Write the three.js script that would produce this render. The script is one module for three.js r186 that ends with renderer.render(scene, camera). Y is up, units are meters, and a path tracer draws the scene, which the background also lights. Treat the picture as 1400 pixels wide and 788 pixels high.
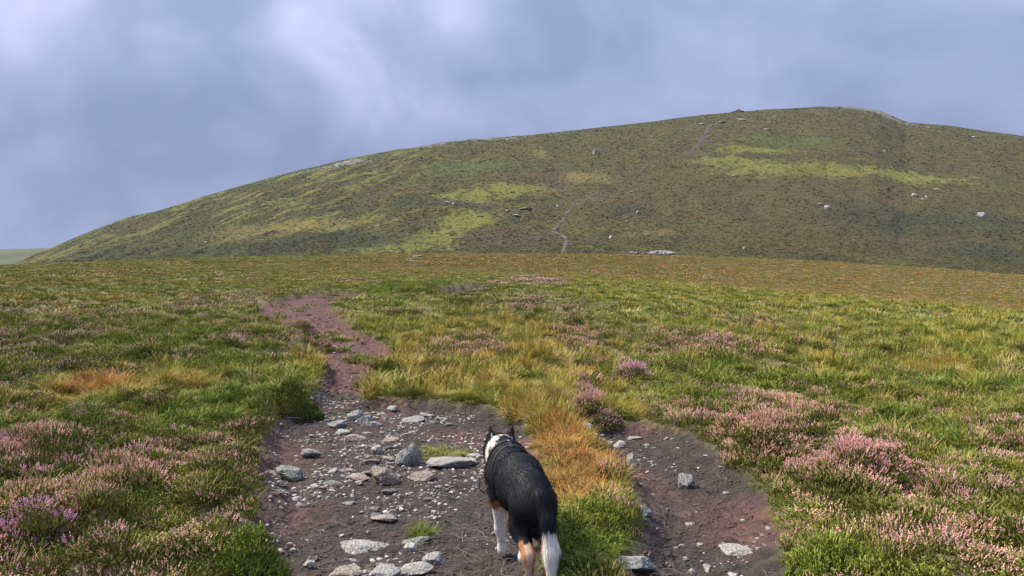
import * as THREE from 'three';
import { mergeGeometries, toCreasedNormals } from 'three/addons/utils/BufferGeometryUtils.js';
import { MarchingCubes } from 'three/addons/objects/MarchingCubes.js';
import { createNoise2D, createNoise3D } from 'simplex-noise';

// ---------------------------------------------------------------- camera, sky, sun, exposure
const scene = new THREE.Scene();
const camera = new THREE.PerspectiveCamera(41.6, 1024 / 576, 0.05, 6000);
camera.position.set(0, 1.45, 0);
camera.rotation.x = -Math.atan(42 / 1038);
const renderer = new THREE.WebGLRenderer({ antialias: true });
renderer.toneMapping = THREE.LinearToneMapping;
renderer.toneMappingExposure = 4.4;
renderer.shadowMap.enabled = true;

function rng(a) { return () => { a = (a + 0x6d2b79f5) | 0; let t = Math.imul(a ^ (a >>> 15), 1 | a); t = (t + Math.imul(t ^ (t >>> 7), 61 | t)) ^ t; return ((t ^ (t >>> 14)) >>> 0) / 4294967296; }; }
const N2 = createNoise2D(rng(11)), N3 = createNoise3D(rng(23)), N2b = createNoise2D(rng(37));
const clamp = (x, a = 0, b = 1) => Math.min(b, Math.max(a, x));
const ss = (a, b, x) => { x = clamp((x - a) / (b - a)); return x * x * (3 - 2 * x); };
const mix = (a, b, t) => a + (b - a) * t;
const mix3 = (a, b, t) => [mix(a[0], b[0], t), mix(a[1], b[1], t), mix(a[2], b[2], t)];
const mul3 = (a, k) => [a[0] * k, a[1] * k, a[2] * k];
const fbm3 = (x, y, z, o = 5) => { let s = 0, a = 0.5, f = 1; for (let i = 0; i < o; i++) { s += a * N3(x * f, y * f, z * f); a *= 0.5; f *= 2.03; } return s; };

const SUN_AZ = -1.35, SUN_EL = 0.88;                                  // the bright part of the cloud lies up and to the left
const sunDir = new THREE.Vector3(Math.sin(SUN_AZ) * Math.cos(SUN_EL), Math.sin(SUN_EL), -Math.cos(SUN_AZ) * Math.cos(SUN_EL));
{
  const SKY = 0.98 / 4.4, W = 3072, H = 1536, px = new Float32Array(W * H * 4);
  const gauss = (a, e, A, E, wa, we) => Math.exp(-(((a - A) / wa) ** 2) - ((e - E) / we) ** 2);
  for (let j = 0; j < H; j++) {
    const el = ((j + 0.5) / H - 0.5) * Math.PI;
    for (let i = 0; i < W; i++) {
      const o = (j * W + i) * 4, az = ((i + 0.5) / W - 0.25) * 2 * Math.PI;       // azimuth from straight ahead, right positive
      const y = Math.sin(el), c = Math.cos(el), x = Math.sin(az) * c, z = -Math.cos(az) * c;
      if (y < -0.02) { px[o] = 0.06; px[o + 1] = 0.065; px[o + 2] = 0.08; px[o + 3] = 1; continue; }
      const k = 1.7 / (Math.max(y, 0) + 0.8), X = x * k, Z = z * k;
      const wx = fbm3(X * 0.9, Z * 0.9, 3, 3), wz = fbm3(X * 0.9, Z * 0.9, 9, 3);
      const big = fbm3(X * 0.8 + wx * 0.3, Z * 0.8 + wz * 0.3, 1.7, 5), fine = fbm3(X * 2.2 + wx * 0.4, Z * 2.2 + wz * 0.4, 6.1, 7);
      const puff = ss(-0.05, 0.35, fbm3(X * 1.3 + wx * 0.25, Z * 1.7 + wz * 0.25, 12.3, 7));
      let b = 0.2 + 0.5 * big + 0.55 * fine + 0.24 * puff;                                       // 0 dark base of the cloud, 1 bright thin cloud
      const w = az > Math.PI ? az - 2 * Math.PI : az;
      b += 0.6 * gauss(w, el, -0.66, 0.35, 0.16, 0.09) + 0.28 * gauss(w, el, -0.46, 0.245, 0.14, 0.06) + 0.22 * gauss(w, el, -0.31, 0.33, 0.13, 0.05);
      b += 0.32 * gauss(w, el, -0.06, 0.185, 0.08, 0.03) - 0.3 * gauss(w, el, -0.4, 0.14, 0.3, 0.06) - 0.15 * gauss(w, el, 0.1, 0.3, 0.3, 0.06);
      b = clamp(b, 0, 1.4);
      const lift = 1 + 1.2 * Math.max(0, y);
      const dark = [0.24, 0.3, 0.47], mid = [0.345, 0.405, 0.62], light = [0.57, 0.6, 0.83];
      let col = b < 0.5 ? mix3(dark, mid, b * 2) : mix3(mid, light, (b - 0.5) * 2);
      const low = Math.exp(-Math.max(0, el) / 0.07) * (0.75 + 0.35 * fine);
      col = mix3(col, [0.39, 0.49, 0.78], 0.55 * clamp(low));
      const g = Math.acos(clamp(x * sunDir.x + y * sunDir.y + z * sunDir.z, -1, 1)), glow = 0.15 * Math.exp(-((g / 0.42) ** 2));
      px[o] = col[0] * lift * SKY + glow; px[o + 1] = col[1] * lift * SKY + glow * 0.98; px[o + 2] = col[2] * lift * SKY + glow * 0.97; px[o + 3] = 1;
    }
  }
  const t = new THREE.DataTexture(px, W, H, THREE.RGBAFormat, THREE.FloatType);
  t.mapping = THREE.EquirectangularReflectionMapping; t.magFilter = THREE.LinearFilter; t.minFilter = THREE.LinearFilter; t.needsUpdate = true;
  scene.background = t; scene.environment = t;
}
const sun = new THREE.DirectionalLight(new THREE.Color(1, 0.91, 0.74), 1.5);
sun.position.copy(sunDir).multiplyScalar(60);
sun.castShadow = true; sun.shadow.radius = 26; sun.shadow.mapSize.set(4096, 4096);
Object.assign(sun.shadow.camera, { left: -60, right: 60, top: 60, bottom: -60, near: 1, far: 160 });
scene.add(sun); scene.add(sun.target);

// ---------------------------------------------------------------- helpers
const taken = {};
function numbered(name) { const n = taken[name] = (taken[name] ?? -1) + 1; return n ? name + '_' + String(n).padStart(3, '0') : name; }
function own(o, name, label, category, group, kind) {
  o.name = numbered(name); o.userData.label = label;
  if (category) o.userData.category = category;
  if (group) o.userData.group = group;
  if (kind) o.userData.kind = kind;
  o.traverse((c) => { c.castShadow = true; c.receiveShadow = true; });
  scene.add(o); return o;
}
function part(name, geo, m, parent) { const o = new THREE.Mesh(geo, m); o.name = name; o.castShadow = o.receiveShadow = true; parent.add(o); return o; }

class Mesher {                                                        // loose triangles with a colour each
  constructor() { this.p = []; this.c = []; this.n = null; }
  tri(a, b, c, col) { this.p.push(...a, ...b, ...c); for (let i = 0; i < 3; i++) this.c.push(...col); }
  quad(a, b, c, d, col) { this.tri(a, b, c, col); this.tri(a, c, d, col); }
  geo() {
    const g = new THREE.BufferGeometry();
    g.setAttribute('position', new THREE.Float32BufferAttribute(this.p, 3));
    g.setAttribute('color', new THREE.Float32BufferAttribute(this.c, 3));
    g.computeVertexNormals(); return g;
  }
  shoot(b, dir, len, r, col, sides = 3, fat = 0.45) {                  // a leafy shoot or a flower spike: a slim spindle
    const [dx, dy, dz] = dir, l = Math.hypot(dx, dy, dz) || 1, d = [dx / l, dy / l, dz / l];
    const u = Math.abs(d[1]) > 0.95 ? [1, 0, 0] : [d[2], 0, -d[0]], ul = Math.hypot(...u); u[0] /= ul; u[2] /= ul;
    const v = [d[1] * u[2] - d[2] * u[1], d[2] * u[0] - d[0] * u[2], d[0] * u[1] - d[1] * u[0]];
    const at = (t, a, k) => [0, 1, 2].map((i) => b[i] + d[i] * len * t + (u[i] * Math.cos(a) + v[i] * Math.sin(a)) * k);
    const tip = at(1, 0, 0), foot = at(0, 0, 0), ring = [];
    for (let i = 0; i < sides; i++) ring.push(at(fat, i / sides * 6.2832, r));
    for (let i = 0; i < sides; i++) { const q = ring[(i + 1) % sides]; this.tri(foot, q, ring[i], col); this.tri(ring[i], q, tip, col); }
  }
  blade(b, ang, lean, len, w, col, tipCol = col) {                     // a bent grass blade
    const c = Math.cos(ang), s = Math.sin(ang), px = -s * w / 2, pz = c * w / 2;
    const p = (t) => { const o = lean * t * t * len, y = len * t * (1 - 0.35 * lean * t); return [b[0] + c * o, b[1] + y, b[2] + s * o]; };
    const m1 = p(0.5), m2 = p(0.82), e = p(1), L = (q, k) => [q[0] + px * k, q[1], q[2] + pz * k], Rr = (q, k) => [q[0] - px * k, q[1], q[2] - pz * k];
    this.quad(L(b, 1), Rr(b, 1), Rr(m1, 0.85), L(m1, 0.85), col);
    this.quad(L(m1, 0.85), Rr(m1, 0.85), Rr(m2, 0.5), L(m2, 0.5), mix3(col, tipCol, 0.5));
    this.tri(L(m2, 0.5), Rr(m2, 0.5), e, tipCol);
  }
}
const grey = (k) => [k, k, k];
function tile(size, fn, srgb) {                                       // a tiling greyscale texture made from noise on a torus
  const px = new Uint8Array(size * size * 4);
  for (let j = 0; j < size; j++) for (let i = 0; i < size; i++) {
    const v = clamp(fn(i / size, j / size)) * 255, o = (j * size + i) * 4; px[o] = px[o + 1] = px[o + 2] = v; px[o + 3] = 255;
  }
  const t = new THREE.DataTexture(px, size, size); t.wrapS = t.wrapT = THREE.RepeatWrapping; t.magFilter = THREE.LinearFilter; t.minFilter = THREE.LinearMipmapLinearFilter;
  if (srgb) t.colorSpace = THREE.SRGBColorSpace; t.needsUpdate = true; return t;
}
const torus = (u, v, f, o) => { let s = 0, a = 0.5; const A = u * 6.2832, B = v * 6.2832; for (let i = 0; i < o; i++) { const r = f * 0.159; s += a * (N3(Math.cos(A) * r + 7 * i, Math.sin(A) * r, Math.cos(B) * r) + N3(Math.sin(B) * r + 3.3 * i, Math.cos(A) * r, Math.sin(A) * r + Math.cos(B) * r)) * 0.7; a *= 0.55; f *= 2; } return s; };
const soilMap = tile(512, (u, v) => 0.86 + 0.28 * torus(u, v, 14, 5), true);
const soilBump = tile(512, (u, v) => 0.5 + 0.6 * torus(u, v, 18, 6));
const rockMap = tile(256, (u, v) => { const n = torus(u, v, 22, 4); return 0.84 + 0.3 * n + (torus(u + 0.3, v, 40, 2) > 0.42 ? -0.25 : 0); }, true);
const rockBump = tile(256, (u, v) => 0.5 + 0.55 * torus(u, v, 16, 5));

// ---------------------------------------------------------------- lie of the land (x to the right, d forward, both metres)
const smax = (a, b, k) => { const h = Math.max(0, k - Math.abs(a - b)) / k; return Math.max(a, b) + h * h * k * 0.25; };
function land(x, d, growth = false) {                                                  // a broad spur under the viewer, a shallow saddle behind it
  const e = 0.008 + 0.007 * ss(-60, 20, x);
  let spur = -e * Math.max(d, -50) - (x > 0 ? 0.00146 * Math.min(x, 90) ** 2 : 0); if (d > 150) spur -= 0.0004 * (d - 150) ** 2;
  const plain = 3 - (x > 0 ? 0.00016 : 0.0001) * x * x - (5.2 - 1.5 * ss(0, -40, x) + 0.06 * Math.max(0, x)) * (1 - ss(120, 400, d));
  return growth ? plain - spur : smax(spur, plain, 1.5);
}
const MAIN = [[-1.2, 2.6], [-1.34, 3.8], [-1.46, 4.3], [-1.64, 4.97], [-1.94, 5.68], [-2.19, 6.63], [-2.26, 7.39], [-2.16, 7.94], [-2.09, 8.27], [-1.88, 8.44], [-1.5, 8.58], [-0.98, 8.4], [-0.47, 8.11], [-0.08, 7.83], [0.11, 7.58], [0.14, 6.37], [0.23, 5.14], [0.2, 4.3], [0.12, 3.81], [0.1, 3.3], [1.3, 2.5], [1.0, 1.0], [-1, 1.0]];
const SIDE = [[0.67, 6.92], [1.02, 7.24], [1.19, 7.18], [1.38, 6.94], [1.58, 6.52], [1.64, 5.92], [1.64, 5.41], [1.61, 4.84], [1.52, 4.31], [1.38, 3.81], [1.2, 2.9], [0.5, 3.0], [0.56, 3.81], [0.66, 3.93], [0.78, 4.3], [0.82, 4.83], [0.8, 5.5], [0.74, 6.13]];
const UPPER = [[-1.95, 8.04, 0.62], [-2.05, 9.2, 0.62], [-2.35, 10.76, 0.72], [-2.5, 12.44, 1.3], [-3.3, 14.72, 1.55], [-4.5, 18.02, 1.8], [-5.9, 21.64, 2.3], [-7.9, 27.05, 3.0], [-9.0, 34.5, 3.6], [-9.2, 43, 2.4]];
const GULLY = [[1.14, 7.32, 0.21], [1.08, 8.27, 0.14], [1.08, 10.11, 0.16], [1.05, 12.02, 0.14], [1.1, 14.15, 0.05]];
function polySd(P, x, y) {
  let best = 1e9, inside = false;
  for (let i = 0, j = P.length - 1; i < P.length; j = i++) {
    const ax = P[j][0], ay = P[j][1], bx = P[i][0], by = P[i][1], ex = bx - ax, ey = by - ay, t = clamp(((x - ax) * ex + (y - ay) * ey) / (ex * ex + ey * ey));
    best = Math.min(best, Math.hypot(x - ax - ex * t, y - ay - ey * t));
    if ((by > y) !== (ay > y) && x < (ax - bx) * (y - by) / (ay - by) + bx) inside = !inside;
  }
  return inside ? -best : best;
}
function lineSd(P, x, y) {
  let best = 1e9;
  for (let i = 1; i < P.length; i++) {
    const [ax, ay, aw] = P[i - 1], [bx, by, bw] = P[i], ex = bx - ax, ey = by - ay, t = clamp(((x - ax) * ex + (y - ay) * ey) / (ex * ex + ey * ey));
    best = Math.min(best, Math.hypot(x - ax - ex * t, y - ay - ey * t) - mix(aw, bw, t) / 2);
  }
  return best;
}
function bare(x, d) {                                                  // below 0: trodden peat without plants, in metres from its edge
  if (d > 75) return 9;
  let s = 9;
  if (d < 10 && Math.abs(x) < 4) s = Math.min(polySd(MAIN, x, d), polySd(SIDE, x, d));
  if (d > 6) s = Math.min(s, lineSd(UPPER, x, d));
  if (d > 6 && d < 15 && x > 0) s = Math.min(s, lineSd(GULLY, x, d));
  if (d > 40) s = Math.min(s, 1.4 * (Math.hypot((x + 3.3) / 2.4, (d - 56) / 13) - 1));
  const k = clamp(d / 9, 0.5, 3);
  return s + (0.075 * N2(x * 2.3, d * 2.3 / Math.max(1, k * 0.6)) + 0.035 * N2(x * 7.1, d * 7.1)) * Math.min(k, 2.2) + (d > 12 ? 0.42 * N2b(x * 0.8, d * 0.4) * ss(12, 20, d) : 0);
}
function ground(x, d, sd = bare(x, d)) {
  let h = land(x, d);
  const r = Math.hypot(x, d);
  h += 0.03 * N2(x * 0.55, d * 0.55) * ss(2, 9, r) + 0.16 * N2b(x * 0.09, d * 0.07) * ss(9, 45, r) + 0.35 * N2(x * 0.018 + 5, d * 0.015) * ss(50, 160, r);
  if (r > 5 && r < 90) h += 0.11 * N2(x * 0.75 + 9, d * 0.6) * ss(0.05, 0.6, sd) * ss(5, 11, r);
  const dip = d < 10 ? 0.13 : d > 44 ? 0.5 : 0.22;
  h -= dip * ss(0.1, -0.22, sd);
  if (sd > 0 && r < 60) h += (0.075 * N2b(x * 1.4, d * 1.4) + 0.045 * N2(x * 3, d * 3) + 0.02) * ss(0, 0.3, sd) * (1 + ss(10, 30, r));
  if (sd < 0.1 && d > 9 && r < 50) h += 0.035 * N2b(x * 1.6, d * 1.2) + 0.02 * N2(x * 4.5, d * 3.5);
  if (sd < 0.1 && r < 14) h += 0.012 * N2(x * 4, d * 4) + 0.006 * N2(x * 12, d * 12) + 0.003 * N2b(x * 30, d * 30);
  return h;
}

// ---------------------------------------------------------------- what grows where
const PATCH = [[-4.63, 8.85, 0.6, 1.18, 'r'], [-4.16, 9.24, 0.53, 1.41, 'o'], [-2.87, 10.06, 0.53, 1.74, 'o'], [0.57, 8.38, 0.81, 2.45, 'o'], [-0.76, 9.74, 1.22, 2.35, 'y'], [-0.48, 8.24, 0.87, 0.74, 'y'], [-1.37, 10.07, 0.58, 1.03, 'y'], [0.4, 5.88, 0.28, 0.71, 'r'], [0.44, 4.99, 0.24, 0.6, 'r'], [0.51, 13.21, 1.4, 5.35, 'o'], [5.99, 10.85, 0.73, 2.14, 'o'], [4.45, 11.48, 1, 1.66, 'o'], [-1.15, 13.19, 1.02, 4.5, 'o'], [-3.04, 20.33, 1.37, 7.73, 'y'], [5.65, 29.25, 4.23, 17.07, 'y'], [11.92, 27.42, 5.28, 30, 'y'], [11.67, 19.47, 2.25, 8.06, 'y'], [13.82, 47.76, 9.2, 19.71, 'y'], [0.44, 3.92, 0.23, 0.48, 'g'], [-0.37, 7.72, 0.67, 0.28, 'g'], [-7.72, 61.58, 2.37, 34.47, 'g'], [1.51, 3.59, 0.17, 0.18, 'g'], [-1.34, 3.87, 0.11, 0.31, 'g'], [1.88, 7.76, 0.45, 1.04, 'g'], [-7.36, 13.35, 0.77, 1.93, 'g'], [-6.68, 14.38, 0.83, 2.1, 'g'], [-4.15, 6.67, 0.39, 0.92, 'g'], [-2.92, 6.67, 0.51, 0.76, 'g'], [5.36, 10.07, 0.58, 1.07, 'g'], [-4.01, 11.18, 0.54, 1.71, 'g'], [-4, 51.92, 2, 15, 'k'], [-0.99, 25.63, 0.99, 5.47, 'k'], [2.38, 5.19, 0.45, 0.71, 'p'], [2.58, 5.29, 0.31, 0.39, 'm'], [2.2, 6.29, 0.49, 1.11, 'p'], [-2.57, 3.92, 0.17, 0.23, 'm'], [0.88, 8.39, 0.13, 0.86, 'm'], [1.57, 10.12, 0.23, 0.69, 'm'], [-2.56, 5.1, 0.36, 0.7, 'p'], [-1.57, 4.03, 0.19, 0.34, 'p'], [-8.11, 13.1, 0.76, 1.74, 'p'], [2.2, 3.74, 0.4, 0.34, 'p'], [3.9, 5.98, 0.35, 0.75, 'p'], [1.57, 7.02, 0.27, 0.85, 'p'], [-3.91, 14.43, 0.31, 2.57, 'm'], [-5.54, 18.97, 0.33, 3.44, 'm'], [-14.24, 22.34, 1.08, 2.62, 'p'], [-10.44, 25.15, 1.7, 7.04, 'p'], [2.92, 86.61, 3.34, 24.9, 'm'], [1.33, 15.28, 0.59, 2.4, 'p'], [1.09, 28.16, 1.63, 6.71, 'p'], [6.18, 19.99, 0.96, 2.86, 'p'], [-11.94, 33.44, 1.93, 5.92, 'p'], [-3.83, 5.87, 0.34, 0.71, 'p'], [3.37, 13.39, 1.16, 2.53, 'p'], [2.88, 7.8, 0.53, 0.84, 'p'], [-0.77, 13.2, 0.76, 2.15, 'p'], [3.4, 6.47, 0.5, 0.88, 'g'], [2.58, 6.17, 0.3, 0.52, 'k'], [2.01, 4.48, 0.22, 0.34, 'k'], [-2.25, 7.72, 0.3, 1.67, 'k'], [-3.35, 6.38, 0.31, 0.41, 'k'], [-2.92, 8.61, 0.41, 1.54, 'g'], [2.86, 9.85, 0.47, 1.34, 'g'], [0.86, 7.35, 0.42, 0.74, 'g']];
// grass: share of grass; hue: 0 green, 0.5 gold, 1 rust; bloom: share of flowering heather; mauve: fresh purple against faded pink; lush: bright green
function cover(x, d) {
  const a = N2(x * 0.33, d * 0.21), b = N2b(x * 0.9 + 3, d * 0.65), c = N2(x * 2.7, d * 2.2), e = N2b(x * 0.06, d * 0.04);
  let grass = 0.07 + 0.39 * ss(9, 26, d) + 0.25 * b * ss(4, 14, d), hue = 0.2 + 0.25 * a + 0.1 * c, bloom = 0.28 + 0.38 * b + 0.42 * c, mauve = 0.36 + 0.45 * N2(x * 0.7 + 40, d * 0.6), lush = 0.4 + 0.5 * N2b(x * 0.8 - 30, d * 0.7);
  const turf = ss(-1, -5, x) * ss(13, 24, d); grass = mix(grass, 0.62 + 0.3 * b, turf); hue = mix(hue, 0.26 + 0.2 * a, turf); lush = mix(lush, 0.7, turf * 0.6);
  const strip = ss(-2.6, -1.4, x) * ss(1.3, 0.7, x) * ss(7, 8.2, d) * ss(34, 20, d);
  grass = mix(grass, 0.8, strip * 0.8); hue = mix(hue, 0.42 + 0.2 * b, strip);
  const gold = ss(1, 7, x) * ss(15, 26, d); grass = mix(grass, 0.85, gold); hue = mix(hue, 0.34 + 0.06 * b, gold); bloom *= 1 - 0.5 * gold;
  for (const [px, pd, rx, rd, t] of PATCH) {
    const q = ((x - px) / rx) ** 2 + ((d - pd) / rd) ** 2; if (q > 3.2) continue;
    const w = clamp(1.25 * Math.exp(-q) + 0.3 * c * Math.exp(-q * 0.5));
    if (t === 'o') { grass = mix(grass, 0.96, w); hue = mix(hue, 0.52, w); bloom *= 1 - 0.8 * w; }
    else if (t === 'r') { grass = mix(grass, 0.97, w); hue = mix(hue, 1.0, w); bloom *= 1 - 0.8 * w; }
    else if (t === 'y') { grass = mix(grass, 0.94, w); hue = mix(hue, 0.32, w); bloom *= 1 - 0.7 * w; }
    else if (t === 'g') { grass = mix(grass, 0.35, w * 0.6); hue = mix(hue, 0.05, w); bloom *= 1 - 0.75 * w; lush = mix(lush, 1, w); }
    else if (t === 'k') { grass *= 1 - 0.8 * w; bloom *= 1 - 0.75 * w; lush = mix(lush, 0, w); }
    else if (t === 'p') { grass *= 1 - 0.85 * w; bloom = mix(bloom, 1.05, w); mauve = mix(mauve, 0.42, w * 0.6); }
    else if (t === 'm') { grass *= 1 - 0.9 * w; bloom = mix(bloom, 1.1, w); mauve = mix(mauve, 0.8, w); }
  }
  // the saddle beyond the spur is another growth: fading brown deer grass and heather, as the photograph shows it
  const saddle = ss(-1.2, 1.6, land(x, d, true) + 0.9 * e + 0.8 * N2(x * 0.05, d * 0.03) + 0.5 * b) * ss(-110, -25, x + 25 * e), lime = ss(374, 392, d + 4 * b) * ss(-160, -60, x);
  grass = mix(grass, 0.36 + 0.2 * b, saddle); bloom = mix(bloom, 0.3 + 0.4 * b, saddle); hue = mix(hue, 0.78 + 0.12 * e, saddle); lush = mix(lush, 0.12, saddle); mauve = mix(mauve, 0.05, saddle);
  if (lime > 0) { grass = mix(grass, 0.95, lime); hue = mix(hue, 0.3, lime); }
  return { grass: clamp(grass), hue: clamp(hue), bloom: clamp(bloom), mauve: clamp(mauve), lush: clamp(lush) };
}
const GREEN = [[0.07, 0.1, 0.022], [0.14, 0.19, 0.03], [0.2, 0.29, 0.036]], OLIVE = [0.24, 0.21, 0.055];
const GRASS = [[0.16, 0.235, 0.04], [0.27, 0.27, 0.052], [0.4, 0.28, 0.068], [0.42, 0.195, 0.075]], STRAW = [0.56, 0.45, 0.26];
const FADED = [0.68, 0.43, 0.31], PINK = [0.68, 0.38, 0.37], MAUVE = [0.62, 0.32, 0.5], DRY = [0.2, 0.12, 0.07];
const ramp = (P, t) => { t = clamp(t) * (P.length - 1); const i = Math.min(P.length - 2, Math.floor(t)); return mix3(P[i], P[i + 1], t - i); };
const leafTint = (c, r) => mix3(ramp(GREEN, c.lush * 0.75 + 0.35 * (r - 0.3)), OLIVE, clamp(0.25 + 0.5 * (c.hue - 0.2) + 0.25 * r));
const grassTint = (c, r, q) => mix3(ramp(GRASS, c.hue + 0.6 * (r - 0.5)), STRAW, q > 0.86 ? 0.6 : 0);
const bloomTint = (c, r, q) => { const m = c.mauve + 0.5 * (r - 0.5); return mix3(m < 0.5 ? mix3(FADED, PINK, clamp(m * 2)) : mix3(PINK, MAUVE, clamp(m * 2 - 1)), DRY, q > 0.8 ? 0.5 : 0); };
function meanTint(c) {
  const g = mix3(leafTint(c, 0.5), bloomTint(c, 0.5, 0), 0.3 * c.bloom);
  return mul3(mix3(g, grassTint(c, 0.5, 0), c.grass), 0.72);
}

// ---------------------------------------------------------------- ground sheet
const PEAT = [0.05, 0.04, 0.033], PEAT_RED = [0.145, 0.062, 0.054], LITTER = [0.05, 0.042, 0.024];
{
  const angles = [], radii = [0];
  for (let a = -180; a < 180;) { angles.push(a * Math.PI / 180); a += Math.abs(a + 0.01) < 44 ? 0.22 : Math.abs(a) < 60 ? 1 : 4; }
  for (let r = 0.5; r < 620; r *= r < 2.5 ? 1.15 : 1.0125) radii.push(r);
  radii.push(900, 2000, 4500);
  const nA = angles.length, pos = [], col = [], uv = [], idx = [];
  for (const r of radii) for (const a of angles) {
    const x = Math.sin(a) * r, d = Math.cos(a) * r, sd = bare(x, d), edge = r < 620;
    pos.push(x, edge ? ground(x, d, sd) : -40, -d); uv.push(x / 1.6, d / 1.6);
    const red = ss(-0.2, 0.6, N2b(x * 0.6, d * 0.5) + (d > 9.5 && x < -1.9 && d < 46 ? 1.2 : -0.25) + 0.7 * Math.exp(-(((x - 1.5) / 0.35) ** 2) - ((d - 5) / 0.8) ** 2));
    const veg = mix3(LITTER, meanTint(cover(x, d)), 0.7);
    const p = mul3(mix3(PEAT, PEAT_RED, red * 0.8), 1 + 0.22 * N2(x * 5, d * 5) + 0.2 * N2b(x * 16, d * 16));
    col.push(...mix3(p, veg, ss(-0.03, 0.08, sd)));
  }
  for (let j = 0; j + 1 < radii.length; j++) for (let i = 0; i < nA; i++) {
    const a = j * nA + i, b = j * nA + (i + 1) % nA, c = a + nA, e = b + nA; idx.push(a, b, c, b, e, c);
  }
  const g = new THREE.BufferGeometry();
  g.setAttribute('position', new THREE.Float32BufferAttribute(pos, 3)); g.setAttribute('color', new THREE.Float32BufferAttribute(col, 3)); g.setAttribute('uv', new THREE.Float32BufferAttribute(uv, 2));
  g.setIndex(idx); g.computeVertexNormals();
  const m = new THREE.MeshStandardMaterial({ vertexColors: true, map: soilMap, bumpMap: soilBump, bumpScale: 0.035, roughness: 0.95 });
  own(new THREE.Mesh(g, m), 'moor_ground', 'moorland ground with bare dark peat along the trodden path', 'ground', null, 'structure');
}

// ---------------------------------------------------------------- the hill
const RIDGE = [[-0.9674, 600, -72.8], [-0.772, 610, -35.6], [-0.6451, 620, -2.1], [-0.6013, 640, 11.3], [-0.5479, 665, 25.7], [-0.5043, 685, 37.0], [-0.4705, 700, 43.1], [-0.403, 735, 60.6], [-0.3356, 770, 78.2], [-0.2683, 810, 95.3], [-0.2107, 850, 112.1], [-0.1531, 885, 125.9], [-0.0957, 920, 138.7], [-0.0478, 950, 148.5], [0, 980, 156.4], [0.0574, 1015, 167.3], [0.1243, 1060, 182.7], [0.1911, 1105, 198.8], [0.2484, 1150, 215.5], [0.2961, 1180, 226.1], [0.3438, 1215, 236.8], [0.4011, 1255, 248.1], [0.4393, 1280, 253.7], [0.4775, 1258, 244.0], [0.5161, 1222, 217.3], [0.564, 1180, 205.4], [0.6119, 1135, 190.1], [0.6695, 1085, 173.6], [0.7656, 1035, 149.9], [0.9586, 1000, 103.9], [1.2498, 950, 30.7]];
const FOOT = [[-0.963, 420], [-0.645, 420], [-0.289, 400], [0, 400], [0.289, 390], [0.674, 370], [1.251, 350]];
const along = (T, a, k) => { if (a <= T[0][0]) return T[0][k]; for (let i = 1; i < T.length; i++) if (a < T[i][0]) return mix(T[i - 1][k], T[i][k], (a - T[i - 1][0]) / (T[i][0] - T[i - 1][0])); return T[T.length - 1][k]; };
function hillPoint(a, v) {                                             // v: 0 at the foot, 1 on the crest
  const F = along(FOOT, a, 1), D = along(RIDGE, a, 1), H = along(RIDGE, a, 2), d = F + (D - F) * v, yf = land(a * F, F) - 1, x = a * d;
  let p = v + 0.2 * v * (1 - v); if (v > 1) p = 1 - (v - 1) * 2.5 * (1 + v - 1) + 0.8 * (v - 1);
  const k = clamp(v * 12) * (v < 1 ? clamp((1.02 - v) * 9, 0.12, 1) : 0.1);
  const rel = (2.6 * N2(x * 0.013, d * 0.011) + 1.1 * N2b(x * 0.04, d * 0.03) + 0.45 * N2(x * 0.13, d * 0.1)) * k;
  return [x, yf + (H - yf) * p + rel, d];
}
const hillAt = (x, d) => { const a = x / d, F = along(FOOT, a, 1), D = along(RIDGE, a, 1); return hillPoint(a, clamp((d - F) / (D - F), 0, 1)); };
const HP = [[243.7, 605.5, 93.3, 25.9, 'l'], [183.9, 639.9, 37, 20, 'l'], [317.3, 613, 47.2, 19.3, 'l'], [230.6, 708.6, 34.1, 17.3, 'l'], [57.4, 599, 20.2, 21.4, 'y'], [16.2, 563.3, 27.1, 18.7, 'y'], [-46.5, 439.8, 16.9, 19.8, 'l'], [-68, 415.6, 24, 8.3, 'l'], [-27.4, 474.5, 18.3, 25.2, 'l'], [0, 555.2, 24.1, 20.7, 'l'], [28.6, 746.4, 6.5, 17.2, 'l'], [-26.3, 548.2, 31.7, 17.7, 'l'], [-186.3, 484.6, 32.7, 23, 'y'], [-215.3, 481.4, 18.5, 20.1, 'l'], [-136.2, 472.5, 50.1, 19, 'y'], [-38.5, 670.3, 38.7, 30.6, 'g'], [275.5, 757.7, 43.8, 30.7, 'g'], [614.9, 1170.2, 22.5, 12, 'g'], [107.7, 448.5, 25.9, 11.8, 'g'], [83.6, 435, 16.8, 5.5, 'y'], [-54.2, 944, 54.6, 22.2, 's'], [-120.1, 896.7, 43.2, 13.2, 's'], [563.6, 1191.9, 29.9, 90.4, 's'], [-173.1, 785.9, 22.7, 17.6, 's'], [203.9, 531.3, 128, 47.2, 'b'], [133.4, 463, 66.9, 39.6, 'b'], [206.3, 429, 66.1, 19, 'b'], [77.1, 535.7, 31, 32.4, 'b'], [0, 433.9, 25.1, 14.5, 'p'], [411, 681.1, 39.4, 43.1, 'b'], [117.1, 610.9, 35.3, 24.9, 'b'], [33.5, 583.1, 11.2, 23.3, 'p'], [-228.1, 474.2, 54.8, 42.6, 'd'], [-164, 426.1, 61.6, 18.6, 'd'], [-93.1, 440, 29.7, 12.9, 'd'], [249.3, 471.9, 68.2, 31.8, 'd'], [255.9, 409.1, 31.5, 18.1, 'd'], [-49.5, 515.9, 29.8, 11, 'd'], [69.8, 484.5, 14, 10.9, 'd']];
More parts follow.
